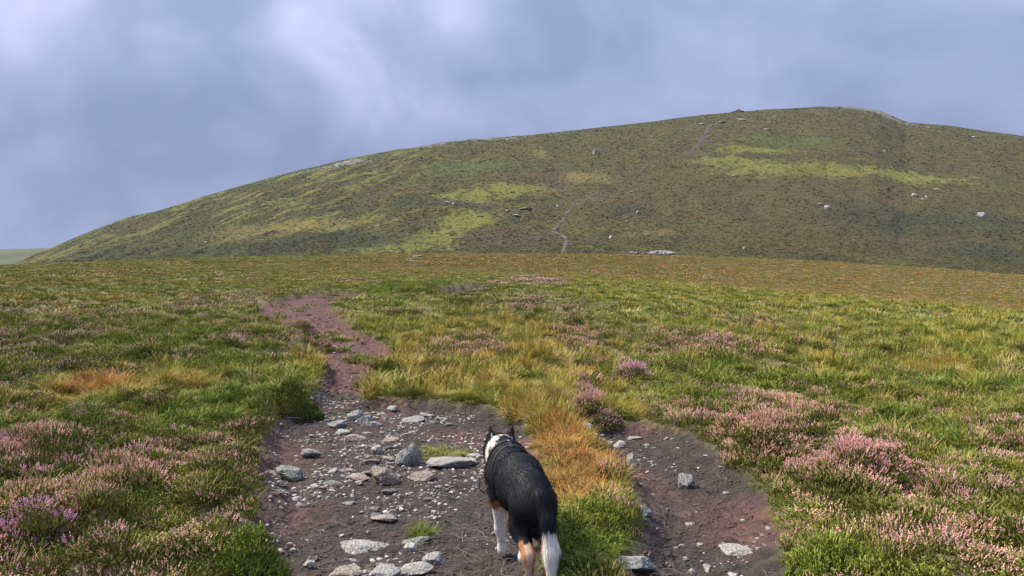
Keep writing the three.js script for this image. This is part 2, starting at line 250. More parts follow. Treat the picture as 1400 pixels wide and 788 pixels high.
const HC = { l: [0.2, 0.215, 0.036], y: [0.235, 0.19, 0.05], g: [0.1, 0.14, 0.03], s: [0.34, 0.33, 0.31], b: [0.118, 0.088, 0.038], p: [0.125, 0.08, 0.06], d: [0.05, 0.06, 0.026] };
function hillTint(x, d) {
  const n1 = N2(x * 0.02, d * 0.013), n2 = N2b(x * 0.07, d * 0.05), n3 = N2(x * 0.22 + 9, d * 0.2), n4 = N2b(x * 0.55, d * 0.5);
  const left = ss(40, -160, x);
  let c = mix3([0.1, 0.083, 0.029], [0.07, 0.081, 0.025], clamp(0.5 + 0.6 * n1 + 0.3 * n2));
  c = mix3(c, mul3(HC.d, 0.9), ss(0.15, 0.8, mix(N2b((x - d * 0.5) * 0.017, (x * 0.5 + d) * 0.06), N2b((x + 2 * d) * 0.006, (2 * x - d) * 0.024), left) + 0.25 * n3) * (0.3 + 0.45 * left)); c = mix3(c, HC.b, ss(0.1, 0.8, n2 * 0.6 + n1 * 0.5 + 0.25 - 0.5 * left) * 0.6);
  const streak = mix(N2((x * 0.9 - d * 0.45) * 0.012, (x * 0.5 + d) * 0.07), N2((x + 2 * d) * 0.005, (2 * x - d) * 0.026), left);                // grassy runnels down the slope
  c = mix3(c, HC.l, ss(0.15, 0.65, streak + 0.3 * n3 + 0.15 * n2) * (0.25 + 0.55 * left));
  for (const [px, pd, rx, rd, t] of HP) {
    const q = ((x - px) / rx) ** 2 + ((d - pd) / rd) ** 2; if (q > 3) continue;
    const w = clamp((t === 's' ? 1 : 1.15) * Math.exp(-q) + (0.5 * n2 + 0.45 * n3 + 0.25 * n4) * Math.exp(-q * 0.55) * 1.25);
    c = mix3(c, HC[t], t === 's' ? ss(0.35, 0.75, w + 0.5 * n4) * 0.8 : t === 'l' || t === 'y' ? ss(0.22, 0.8, w) * 0.9 : 0.75 * w);
  }
  return mul3(c, 1 + 0.18 * n3 + 0.1 * n4);
}
{
  const nA = 820, nV = 250, pos = [], col = [], uv = [], idx = [];
  for (let j = 0; j <= nV; j++) for (let i = 0; i <= nA; i++) {
    const a = mix(-0.96, 1.24, i / nA), v = j < nV - 6 ? (j / (nV - 7)) ** 1.45 : 1 + (j - nV + 7) * 0.035, [x, y, d] = hillPoint(a, v);
    pos.push(x, y, -d); uv.push(x / 14, d / 14); col.push(...hillTint(x, d));
  }
  for (let j = 0; j < nV; j++) for (let i = 0; i < nA; i++) { const a = j * (nA + 1) + i, c = a + nA + 1; idx.push(a, a + 1, c, a + 1, c + 1, c); }
  const g = new THREE.BufferGeometry();
  g.setAttribute('position', new THREE.Float32BufferAttribute(pos, 3)); g.setAttribute('color', new THREE.Float32BufferAttribute(col, 3)); g.setAttribute('uv', new THREE.Float32BufferAttribute(uv, 2));
  g.setIndex(idx); g.computeVertexNormals();
  own(new THREE.Mesh(g, new THREE.MeshStandardMaterial({ vertexColors: true, map: soilMap, bumpMap: soilBump, bumpScale: 0.5, roughness: 1 })), 'hill', 'broad heather covered hill rising to a rounded summit', 'hill', null, 'structure');
}
{                                                                     // a far ridge that shows at the foot of the hill's left end
  const pos = [], col = [], idx = [], nA = 160, nV = 14;
  for (let j = 0; j <= nV; j++) for (let i = 0; i <= nA; i++) {
    const x = mix(-2900, -500, i / nA), v = j / nV, d = 1900 + 900 * v, top = 16 + 14 * Math.sin((x + 2600) / 620) + 6 * N2(x * 0.003, 4) + 26 * ss(-1700, -2700, x);
    pos.push(x, mix(-60, top, Math.sin(v * 2.2)) + 2 * N2(x * 0.02, d * 0.02), -d);
    const n = N2(x * 0.006, d * 0.006) * 0.5 + N2b(x * 0.03, d * 0.03) * 0.4; col.push(...mix3([0.06, 0.07, 0.04], [0.1, 0.11, 0.055], clamp(0.5 + n)));
  }
  for (let j = 0; j < nV; j++) for (let i = 0; i < nA; i++) { const a = j * (nA + 1) + i, c = a + nA + 1; idx.push(a, a + 1, c, a + 1, c + 1, c); }
  const g = new THREE.BufferGeometry();
  g.setAttribute('position', new THREE.Float32BufferAttribute(pos, 3)); g.setAttribute('color', new THREE.Float32BufferAttribute(col, 3)); g.setIndex(idx); g.computeVertexNormals();
  own(new THREE.Mesh(g, new THREE.MeshStandardMaterial({ vertexColors: true, roughness: 1 })), 'far_ridge', 'low green ridge far beyond the hill', 'hill', null, 'structure');
}

scene.fog = new THREE.FogExp2(new THREE.Color(0.8, 0.87, 1), 0.00002);
// ---------------------------------------------------------------- rocks
const rockMat = new THREE.MeshStandardMaterial({ vertexColors: true, map: rockMap, bumpMap: rockBump, bumpScale: 0.006, roughness: 0.9 });
const farRockMat = new THREE.MeshStandardMaterial({ vertexColors: true, roughness: 0.95 });
function rock(seed, sx, sy, sz, detail, tint, opt = {}) {
  const R = rng(seed * 7919 + 13), planes = [], cuts = opt.cuts ?? 11;
  for (let i = 0; i < cuts; i++) { const u = R() * 2 - 1, a = R() * 6.2832, s = Math.sqrt(1 - u * u); planes.push([s * Math.cos(a), u, s * Math.sin(a), 0.5 + 0.36 * R()]); }
  planes.push([0.1 * (R() - 0.5), 1, 0.1 * (R() - 0.5), opt.top ?? 0.8], [0, -1, 0, 0.8]);
  let g = new THREE.IcosahedronGeometry(1, detail).toNonIndexed ? new THREE.IcosahedronGeometry(1, detail) : null;
  const p = g.attributes.position, o = seed * 3.7, col = [], uv = [];
  for (let i = 0; i < p.count; i++) {
    const l = Math.hypot(p.getX(i), p.getY(i), p.getZ(i)), x = p.getX(i) / l, y = p.getY(i) / l, z = p.getZ(i) / l;
    let r = 1.05; for (const [nx, ny, nz, k] of planes) { const q = x * nx + y * ny + z * nz; if (q > 0.2) r = Math.min(r, k / q); }
    r *= 1 + 0.07 * N3(x * 1.7 + o, y * 1.7, z * 1.7) + 0.035 * N3(x * 5 + o, y * 5, z * 5) + 0.015 * N3(x * 13 + o, y * 13, z * 13);
    const taper = opt.peak ? 1 - opt.peak * clamp(y * 0.7 + 0.3) : 1;
    p.setXYZ(i, x * r * sx * taper, y * r * sy, z * r * sz * taper);
    const n = N3(x * 2.1 + o, y * 2.1, z * 2.1 + 5), f = N3(x * 9 + o, y * 9, z * 9), lich = ss(0.25, 0.6, N3(x * 3.5, y * 3.5 + o, z * 3.5));
    let c = mul3(tint, 1 + 0.16 * n + 0.16 * f); c = mix3(c, mul3([0.4, 0.42, 0.36], 1 + 0.2 * f), lich * 0.45); c = mix3(c, [0.1, 0.085, 0.07], ss(0.45, 0.8, N3(x * 4 + 31, y * 4 + o, z * 4)) * 0.6);
    col.push(...c);
  }
  g = toCreasedNormals(g, 0.3);
  const q = g.attributes.position, nn = g.attributes.normal;
  for (let i = 0; i < q.count; i += 3) {
    const ax = Math.abs(nn.getX(i)), ay = Math.abs(nn.getY(i)), az = Math.abs(nn.getZ(i));
    for (let k = i; k < i + 3; k++) { const X = q.getX(k) + seed * 0.31, Y = q.getY(k), Z = q.getZ(k); uv.push(...(ay > ax && ay > az ? [X * 3.2, Z * 3.2] : ax > az ? [Z * 3.2, Y * 3.2] : [X * 3.2, Y * 3.2])); }
  }
  g.setAttribute('color', new THREE.Float32BufferAttribute(col, 3)); g.setAttribute('uv', new THREE.Float32BufferAttribute(uv, 2));
  return g;
}
const PALE = [0.46, 0.435, 0.4], STEEL = [0.36, 0.355, 0.34], MOSSY = [0.27, 0.29, 0.24], TAN = [0.4, 0.32, 0.26], WHITE = [0.52, 0.49, 0.455], DIM = [0.19, 0.16, 0.145];
const SMALL = ['small pale angular stone lying among gravel on the bare peat path', 'small stones scattered on the bare peat path'];
const RIGHT = ['small pale stone on the bare peat right of the rust coloured grass strip', 'small stones on the side branch of the path'];
// x, d, apparent width, apparent height, tint, label (none: one of the look-alikes), shape
const STONES = [
  [-1.61, 7.71, 0.15, 0.13, STEEL, 'grey wedge-shaped stone at the back of the little stone cluster by the path edge'], [-1.47, 7.53, 0.13, 0.11, STEEL, 'rounded grey stone leaning against the wedge-shaped one in the little cluster'], [-1.72, 7.42, 0.16, 0.09, STEEL, 'dark-sided grey stone with a pale top at the left of the little cluster'], [-1.37, 7.43, 0.12, 0.07, PALE, 'low pale stone at the right of the little stone cluster'], [-1.63, 7.2, 0.15, 0.045, PALE, 'thin pale flat stone under the front of the little stone cluster'], [-1.44, 6.96, 0.18, 0.08, TAN, 'flat pinkish stone in front of the little stone cluster'], [-1.38, 7.17, 0.1, 0.03, PALE, 'thin pale flake below the low pale stone of the little cluster'],
  [-1.31, 8.26, 0.13, 0.08, PALE, 'single pale stone at the edge of the yellow grass'], [-1.02, 7.69, 0.2, 0.07, STEEL, 'broad flat grey stone below the green grass fringe'], [-0.88, 7.9, 0.17, 0.06, STEEL, 'flat blue-grey stone tucked under the green grass fringe'], [-0.79, 7.61, 0.13, 0.04, DIM, 'dark flat stone right of the broad flat grey stone'], [-0.62, 7.49, 0.11, 0.03, DIM, 'dark thin stone between the grass fringe and the short grass mat'],
  [-1.7, 6.3, 0.17, 0.09, STEEL, 'pale blue-grey stone lying alone near the left heather bank'], [-1.66, 5.62, 0.24, 0.14, MOSSY, 'large rounded greenish grey stone at the left edge of the path'], [-1.84, 5.77, 0.11, 0.05, TAN, 'tan stone tucked behind the large greenish grey stone'], [-1.31, 5.46, 0.15, 0.06, MOSSY, 'flat mossy green-grey stone in the middle of the bare path'], [-1.33, 5.34, 0.075, 0.04, TAN, 'small tan stone touching the flat mossy green-grey stone'],
  [-1.13, 6.36, 0.1, 0.07, PALE, 'small pale stone behind the dark brown stone'], [-1.11, 6.82, 0.17, 0.04, TAN, 'long flat pale stone beside the mat of short grass'], [-1.07, 6.5, 0.08, 0.04, DIM, 'small dim stone between the long flat pale stone and the peaked boulder'], [-0.82, 6.0, 0.2, 0.2, STEEL, 'tall peaked grey boulder standing on the bare peat', { peak: 0.45, cuts: 9 }], [-0.94, 5.48, 0.18, 0.16, TAN, 'blocky brown-grey boulder with a square front face', { cuts: 8, top: 0.75 }],
  [-1.13, 6.04, 0.13, 0.06, DIM, 'dark brown stone lying behind the blocky boulder'], [-1.0, 6.12, 0.14, 0.06, TAN, 'tan stone between the peaked boulder and the dark brown stone'], [-1.12, 5.56, 0.15, 0.05, TAN, 'thin brown slab leaning at the left of the blocky boulder'], [-1.02, 5.7, 0.22, 0.05, DIM, 'low brown ledge stone behind the blocky boulder'], [-0.47, 5.98, 0.34, 0.1, PALE, 'long flat pale slab lying in the open peat beside the dog', { top: 0.6, cuts: 9 }], [-0.68, 5.57, 0.17, 0.08, TAN, 'pinkish stone with a raised end in front of the peaked boulder'],
  [-1.11, 5.43, 0.06, 0.03, WHITE, 'tiny white stone at the foot of the thin brown slab'], [-0.85, 5.25, 0.1, 0.05, DIM, 'dim stone in front of the blocky brown-grey boulder'], [-0.32, 6.25, 0.11, 0.03, WHITE, 'small white slab lying above the long pale slab'], [-0.82, 4.23, 0.25, 0.06, PALE, 'pale lozenge-shaped slab alone on the peat between the path edge and the dog', { top: 0.6 }], [-0.89, 4.88, 0.075, 0.03, DIM, 'upper of two small dim stones above the flat pale pinkish stone'], [-0.88, 4.79, 0.075, 0.03, DIM, 'lower of two small dim stones above the flat pale pinkish stone'], [-0.8, 4.7, 0.14, 0.04, TAN, 'flat pale pinkish stone behind the small green grass tuft'],
  [-1.45, 5.04, 0.07, 0.045, WHITE, 'bright white stone below the large greenish grey stone'], [-1.58, 5.22, 0.05, 0.03, WHITE, 'tiny white stone beside the dim flat one below the large greenish stone'], [-1.38, 4.93, 0.06, 0.03, DIM, 'small dim stone just in front of the bright white stone'], [-1.0, 4.39, 0.035, 0.02, WHITE, 'tiny white pebble behind the pale lozenge-shaped slab'], [-0.55, 5.07, 0.08, 0.03, DIM, 'lone dim stone in the open peat behind the green grass tuft'], [-1.09, 5, 0.08, 0.04, STEEL, 'lone grey stone in the open peat left of the two small dim stones'], [-0.56, 4.19, 0.08, 0.045, WHITE, 'rounded white stone in front of the green grass tuft'], [-0.54, 4.3, 0.15, 0.04, MOSSY, 'flat green-grey stone just behind the rounded white stone'], [-0.41, 4.01, 0.11, 0.07, STEEL, 'grey stone beside the pale root below the grass tuft'],
  [-0.87, 3.84, 0.2, 0.07, TAN, 'pinkish slab half buried in the foreground peat'], [-0.66, 3.84, 0.2, 0.08, STEEL, 'grey slab half buried beside the pinkish slab'], [-0.49, 3.85, 0.14, 0.07, PALE, 'pale split slab in the foreground at the right of the grey slab'], [-1.07, 3.94, 0.06, 0.04, PALE, 'pale stone of the little pair near the bright green crowberry clump'], [-1.08, 4.03, 0.07, 0.03, DIM, 'dim stone of the little pair near the bright green crowberry clump'], [-0.86, 4.02, 0.045, 0.02, PALE, 'tiny pale pebble behind the half buried pinkish slab'], [-1.39, 5.8, 0.08, 0.02, PALE], [-1.28, 5.83, 0.11, 0.03, TAN, 'flat tan flake between the mossy stone and the dark brown stone'], [-1.41, 5.37, 0.07, 0.02, PALE], [-1.52, 5.26, 0.1, 0.03, DIM, 'dim flat stone in front of the large greenish grey stone'], [-1.66, 5.38, 0.08, 0.05, DIM, 'dim stone tucked under the front of the large greenish grey stone'],
  [0.95, 6.6, 0.13, 0.08, WHITE, 'lumpy whitish stone at the head of the side path'], [0.88, 6.72, 0.08, 0.05, PALE, 'small pale stone leaning on the lumpy whitish one'], [1.13, 6.92, 0.12, 0.04, PALE, 'thin pale stone pointing up the side path'], [1.2, 6.67, 0.05, 0.03, WHITE, 'tiny white stone right of the lumpy whitish one'], [0.95, 6.02, 0.1, 0.12, PALE, 'upright pear-shaped pale stone on the side path', { peak: 0.65, cuts: 7 }], [1.24, 5.4, 0.12, 0.11, STEEL, 'lone rounded blue-grey stone in the middle of the side path', { cuts: 8 }], [0.78, 4.5, 0.12, 0.07, STEEL, 'pale grey stone poking out of the green moss at the side path'], [0.62, 3.8, 0.27, 0.09, STEEL, 'large rough grey rock embedded at the end of the grass strip'], [1.24, 4.17, 0.18, 0.04, PALE, 'long low pale stone amid the gravel of the side path'],
  [1.1, 4.61, 0.06, 0.02, TAN, 'small tan stone alone on the smooth peat of the side path'], [0.96, 4.23, 0.045, 0.03, PALE, 'small pale stone at the upper end of the side path gravel'], [0.94, 4.05, 0.04, 0.025, PALE], [0.93, 3.87, 0.045, 0.03, PALE], [1.14, 3.83, 0.055, 0.025, WHITE], [1.03, 3.94, 0.055, 0.022, TAN], [1.49, 5.21, 0.05, 0.03, PALE, 'small pale stone at the heather edge beyond the lone blue-grey stone'], [1.07, 4.26, 0.045, 0.02, TAN, 'small tan stone between the gravel and the long low pale stone'], [0.66, 6.74, 0.1, 0.08, PALE, 'whitish stone half hidden by rust coloured grass'], [0.58, 6.31, 0.15, 0.07, TAN, 'pale tan stone sunk in rust coloured grass'],
];
STONES.forEach(([x, d, w0, h0, tint, label, shape], i) => {
  const w = w0 * 1.15, h = h0 * 1.2;
  const R = rng(500 + i), hgt = Math.max(w * 0.2, h - 0.2 * w) * 1.25, g = rock(i + 1, w * 0.53, hgt * 0.62, w * (0.32 + 0.14 * R()), w > 0.12 ? 10 : 6, mul3(tint, 0.9 + 0.2 * R()), shape);
  const m = new THREE.Mesh(g, rockMat); m.position.set(x, ground(x, d) + hgt * 0.2, -d); m.rotation.set(0.25 * (R() - 0.5), label ? 0.7 * (R() - 0.5) : R() * 6, 0.25 * (R() - 0.5));
  const alike = x < 0.3 ? SMALL : RIGHT;
  own(m, 'stone', label ?? alike[0], 'stone', label ? null : alike[1]);
});
// gravel, clods and roots of the bare peat: nobody could count them
function instanced(name, label, category, group, geo, mat, list, place) {
  if (!list.length) return;
  const im = new THREE.InstancedMesh(geo, mat, list.length), M = new THREE.Matrix4(), Q = new THREE.Quaternion(), E = new THREE.Euler(), P = new THREE.Vector3(), S = new THREE.Vector3(), C = new THREE.Color();
  list.forEach((t, k) => {
    E.set(t.tx ?? 0, t.ry ?? 0, t.tz ?? 0); Q.setFromEuler(E); P.set(t.x, t.y, -t.d); S.set(t.s, t.sy ?? t.s, t.sz ?? t.s);
    im.setMatrixAt(k, M.compose(P, Q, S)); im.setColorAt(k, C.setRGB(...t.c));
  });
  return own(im, name, label, category, group, 'stuff');
}
{
  const R = rng(91), chips = [[], [], []], clods = [[], []];
  const chipGeo = [1, 2, 3].map((k) => rock(300 + k, 1, 0.25 + 0.12 * k, 0.75, 2, [1, 1, 1], { cuts: 6 })), clodGeo = [1, 2].map((k) => rock(320 + k, 1, 0.6, 0.9, 2, [1, 1, 1], { cuts: 4 }));
  for (const g of [...chipGeo, ...clodGeo]) { const c = g.attributes.color; for (let i = 0; i < c.count; i++) c.setXYZ(i, 0.9, 0.9, 0.9); }
  const CH = [PALE, TAN, STEEL, DIM, [0.3, 0.22, 0.2], WHITE];
  for (let i = 0; i < 150000; i++) {
    const x = mix(-2.4, 1.8, R()), d = mix(2.8, 9, R()), sd = bare(x, d); if (sd > -0.02) continue;
    const stony = ss(-0.35, 0.5, N2(x * 1.1 + 4, d * 0.9) + 0.6 * Math.exp(-(((x + 0.95) / 0.7) ** 2) - ((d - 6) / 1.2) ** 2) + 0.8 * Math.exp(-(((x - 1.05) / 0.3) ** 2) - ((d - 3.9) / 0.4) ** 2) - 0.7 * Math.exp(-(((x - 1.2) / 0.4) ** 2) - ((d - 5.2) / 0.6) ** 2) - 0.4 * ss(-0.6, -0.1, x) * ss(5.2, 4.5, d));
    if (R() < 0.008 + stony ** 1.5 * 0.3 * (x > 0.3 && d > 4.3 ? 0.3 : 1)) { const s = 0.0022 + 0.02 * R() ** 6; chips[i % 3].push({ x, d, y: ground(x, d, sd) + s * 0.2, s, ry: R() * 6.3, tx: 0.5 * (R() - 0.5), tz: 0.5 * (R() - 0.5), c: mul3(CH[Math.floor(R() * CH.length)], 0.75 + 0.4 * R()) }); }
    else if (R() < 0.3) { const s = 0.003 + 0.009 * R() ** 3; clods[i % 2].push({ x, d, y: ground(x, d, sd) + s * 0.05, s, sy: s * 0.7, ry: R() * 6.3, c: mul3(mix3(PEAT, PEAT_RED, R() * 0.4), 0.8 + 0.9 * R()) }); }
  }
  for (let i = 0; i < 60000; i++) {                                    // thinner grit on the stretch of path beyond
    const d = mix(8.2, 26, R() ** 1.4), x = mix(-7.5, -1.4, R()), sd = bare(x, d); if (sd > -0.02 || R() > 0.35 - 0.2 * ss(9, 14, d)) continue;
    const s = (0.004 + 0.022 * R() ** 4) * (0.7 + d / 18), k = R() < 0.4; (k ? chips[i % 3] : clods[i % 2]).push({ x, d, y: ground(x, d, sd) + s * 0.1, s, ry: R() * 6.3, c: mul3(k ? CH[Math.floor(R() * 5)] : mix3(PEAT, PEAT_RED, R()), 0.7 + 0.5 * R()) });
  }
  const chipMat = new THREE.MeshStandardMaterial({ vertexColors: true, roughness: 0.9 });
  chips.forEach((l, k) => instanced('path_gravel', 'pale gravel strewn over the bare peat path', 'gravel', 'gravel on the path', chipGeo[k], chipMat, l));
  clods.forEach((l, k) => instanced('peat_crumbs', 'dark crumbs of dry peat on the path', 'peat', 'peat crumbs on the path', clodGeo[k], chipMat, l));
}
function rootGeo(seed, len, r, wander) {
  const R = rng(seed), pts = []; let x = 0, z = 0, a = 0, y = 0;
  for (let i = 0; i < 9; i++) { pts.push(new THREE.Vector3(x, y, z)); a += (R() - 0.5) * wander; x += Math.cos(a) * len / 8; z += Math.sin(a) * len / 8; y = r + 0.02 * len * 4 * R() * (i < 7 ? 1 : 0.1); }
  return new THREE.TubeGeometry(new THREE.CatmullRomCurve3(pts), 18, r, 4);
}
const woodMat = new THREE.MeshStandardMaterial({ color: 0xffffff, roughness: 0.9 });
{
  const R = rng(123), lists = [[], [], [], []], geos = [1, 2, 3, 4].map((k) => rootGeo(900 + k, 1, 0.0062, 1.5));
  for (let i = 0; i < 9000; i++) {
    const x = mix(-2.3, 1.9, R()), d = mix(2.9, 8.5, R()), sd = bare(x, d); if (sd > 0.03) continue;
    const w = Math.exp(-(((x + 0.1) / 0.5) ** 2) - ((d - 4.1) / 0.9) ** 2) * 0.85 + 0.3 * ss(-0.4, 0, sd) + 0.04;
    if (R() < w * 0.38) lists[i % 4].push({ x, d, y: ground(x, d, sd) + 0.001, s: 0.1 + 0.2 * R(), ry: R() * 6.3, c: mul3(mix3([0.2, 0.155, 0.14], [0.3, 0.25, 0.23], R()), 0.5 + 0.5 * R()) });
  }
  lists.forEach((l, k) => instanced('dead_heather_roots', 'thin pale dead heather roots lying over the peat', 'roots', 'dead roots on the path', geos[k], woodMat, l));
}
{
  const pts = [[-0.17, 3.73], [-0.12, 3.69], [-0.09, 3.665], [-0.06, 3.65], [-0.04, 3.66], [-0.005, 3.655], [0.03, 3.66]].map(([x, d], i) => new THREE.Vector3(x, ground(x, d) + 0.008 + (i % 2) * 0.004, -d));
  const t = new THREE.Group(), wm = new THREE.MeshStandardMaterial({ color: new THREE.Color().setRGB(0.42, 0.36, 0.33), roughness: 0.85 });
  part('stem', new THREE.TubeGeometry(new THREE.CatmullRomCurve3(pts), 30, 0.0055, 6), wm, t);
  const q = pts[3]; part('side_shoot', new THREE.TubeGeometry(new THREE.CatmullRomCurve3([q.clone(), q.clone().add(new THREE.Vector3(-0.03, 0.004, 0.03)), q.clone().add(new THREE.Vector3(-0.07, 0.003, 0.035))]), 10, 0.0035, 5), wm, t);
  own(t, 'dead_twig', 'pale crooked dead twig on the peat by the front paws of the dog', 'twig');
}

// ---------------------------------------------------------------- plants
const leafMat = new THREE.MeshPhysicalMaterial({ vertexColors: true, roughness: 0.8, specularIntensity: 0.35, side: THREE.DoubleSide });
function heatherLeaves(seed, n, Rr, H, r, lay = 1) {
  const R = rng(seed), m = new Mesher();
  for (let i = 0; i < n; i++) {
    const a = R() * 6.2832, q = Math.sqrt(R()), lean = 0.12 + 0.45 * q, top = H * (0.6 + 0.42 * R()) * (1 - 0.25 * q * q), k = 0.65 + 0.6 * R();
    const bx = Math.cos(a) * Rr * q * 0.75, bz = Math.sin(a) * Rr * q * 0.75, dir = [Math.cos(a) * lean + 0.3 * (R() - 0.5), 1, Math.sin(a) * lean + 0.3 * (R() - 0.5)], dl = Math.hypot(...dir);
    const len = top * (0.35 + 0.25 * R());
    m.shoot([bx + dir[0] / dl * (top - len), Math.max(0, top - len), bz + dir[2] / dl * (top - len)], dir, len, r * (0.8 + 0.5 * R()), mul3([1, 1, 1], k), 3, 0.55);
    for (let s = 0; s < 2 * lay; s++) { const t = 0.4 + 0.55 * R(), b = R() * 6.28; m.shoot([bx + dir[0] / dl * top * t, dir[1] / dl * top * t, bz + dir[2] / dl * top * t], [Math.cos(b) * 0.8 + dir[0], 0.9, Math.sin(b) * 0.8 + dir[2]], H * (0.14 + 0.14 * R()), r * 0.9, mul3([1.02, 1, 0.9], k * (0.8 + 0.4 * R())), 3, 0.5); }
  }
  return m.geo();
}
function heatherBloom(seed, n, Rr, H, r) {
  const R = rng(seed), m = new Mesher();
  for (let i = 0; i < n; i++) {
    const a = R() * 6.2832, q = Math.sqrt(R()), lean = 0.15 + 0.6 * q, top = H * (0.8 + 0.38 * R()) * (1 - 0.25 * q * q), k = 0.7 + 0.55 * R(), w = R();
    const col = mix3([k, k, k], [k * 1.1, k * 1.02, k * 0.9], w), len = H * (0.14 + 0.15 * R());
    const dir = [Math.cos(a) * lean + 0.35 * (R() - 0.5), 1, Math.sin(a) * lean + 0.35 * (R() - 0.5)], bx = Math.cos(a) * Rr * q, bz = Math.sin(a) * Rr * q;
    m.shoot([bx, top - len, bz], dir, len * 0.6, r * (0.8 + 0.5 * R()), col, 4, 0.5);
    m.shoot([bx + dir[0] * len * 0.4, top - len * 0.55, bz + dir[2] * len * 0.4], dir, len * 0.65, r * 0.75, mul3(col, 1.1), 4, 0.4);
  }
  return m.geo();
}
function grassGeo(seed, n, Rr, H, w, leanK = 1) {
  const R = rng(seed), m = new Mesher();
  for (let i = 0; i < n; i++) {
    const a = R() * 6.2832, q = Math.sqrt(R()), k = 0.6 + 0.7 * R(), len = H * (0.45 + 0.65 * R()), t = R() > 0.6 ? [1.15, 1.0, 0.85] : [1, 1, 1];
    m.blade([Math.cos(a) * Rr * q * 0.55, 0, Math.sin(a) * Rr * q * 0.55], a + 2.6 * (R() - 0.5), Math.min(1.35, (0.12 + 0.75 * q * R() + 0.4 * R() * R()) * leanK), len, w * (0.7 + 0.6 * R()), mul3([0.85, 0.95, 0.75], k), [t[0] * k * 1.15, t[1] * k * 1.1, t[2] * k]);
  }
  return m.geo();
}
const LOD = [
  { leaf: [1, 2, 3].map((k) => heatherLeaves(40 + k, 40, 0.072, 0.09, 0.0044)), bloom: [1, 2, 3].map((k) => heatherBloom(60 + k, 24, 0.08, 0.096, 0.0038)), grass: [1, 2, 3].map((k) => grassGeo(80 + k, 52, 0.07, 0.16, 0.003, 1.4)) },
  { leaf: [1, 2].map((k) => heatherLeaves(140 + k, 36, 0.135, 0.125, 0.0068)), bloom: [1, 2].map((k) => heatherBloom(160 + k, 20, 0.145, 0.135, 0.0054)), grass: [1, 2].map((k) => grassGeo(180 + k, 54, 0.13, 0.2, 0.005, 1.4)) },
  { leaf: [1, 2].map((k) => heatherLeaves(240 + k, 30, 0.3, 0.17, 0.017, 0.5)), bloom: [1, 2].map((k) => heatherBloom(260 + k, 14, 0.3, 0.18, 0.011)), grass: [1, 2].map((k) => grassGeo(280 + k, 50, 0.32, 0.22, 0.013, 1.4)) },
  { leaf: [1, 2].map((k) => heatherLeaves(340 + k, 24, 0.75, 0.26, 0.05, 0.5)), bloom: [1, 2].map((k) => heatherBloom(360 + k, 12, 0.75, 0.27, 0.035)), grass: [1, 2].map((k) => grassGeo(380 + k, 44, 0.75, 0.27, 0.04, 1.4)) },
];
const BANDS = [[1.5, 8.6, 0.066, 0], [8.6, 20, 0.135, 1], [20, 62, 0.36, 2], [62, 190, 0.95, 3], [190, 400, 2.1, 3]];
const WHERE = ['close to the path', 'a few steps off the path', 'across the middle of the moor', 'on the far side of the moor'];
const bins = LOD.map((l) => ({ leaf: l.leaf.map(() => []), bloom: l.bloom.map(() => []), grass: l.grass.map(() => []) }));
const CLEAR = [];                                                      // spots kept free for the plants that stand out
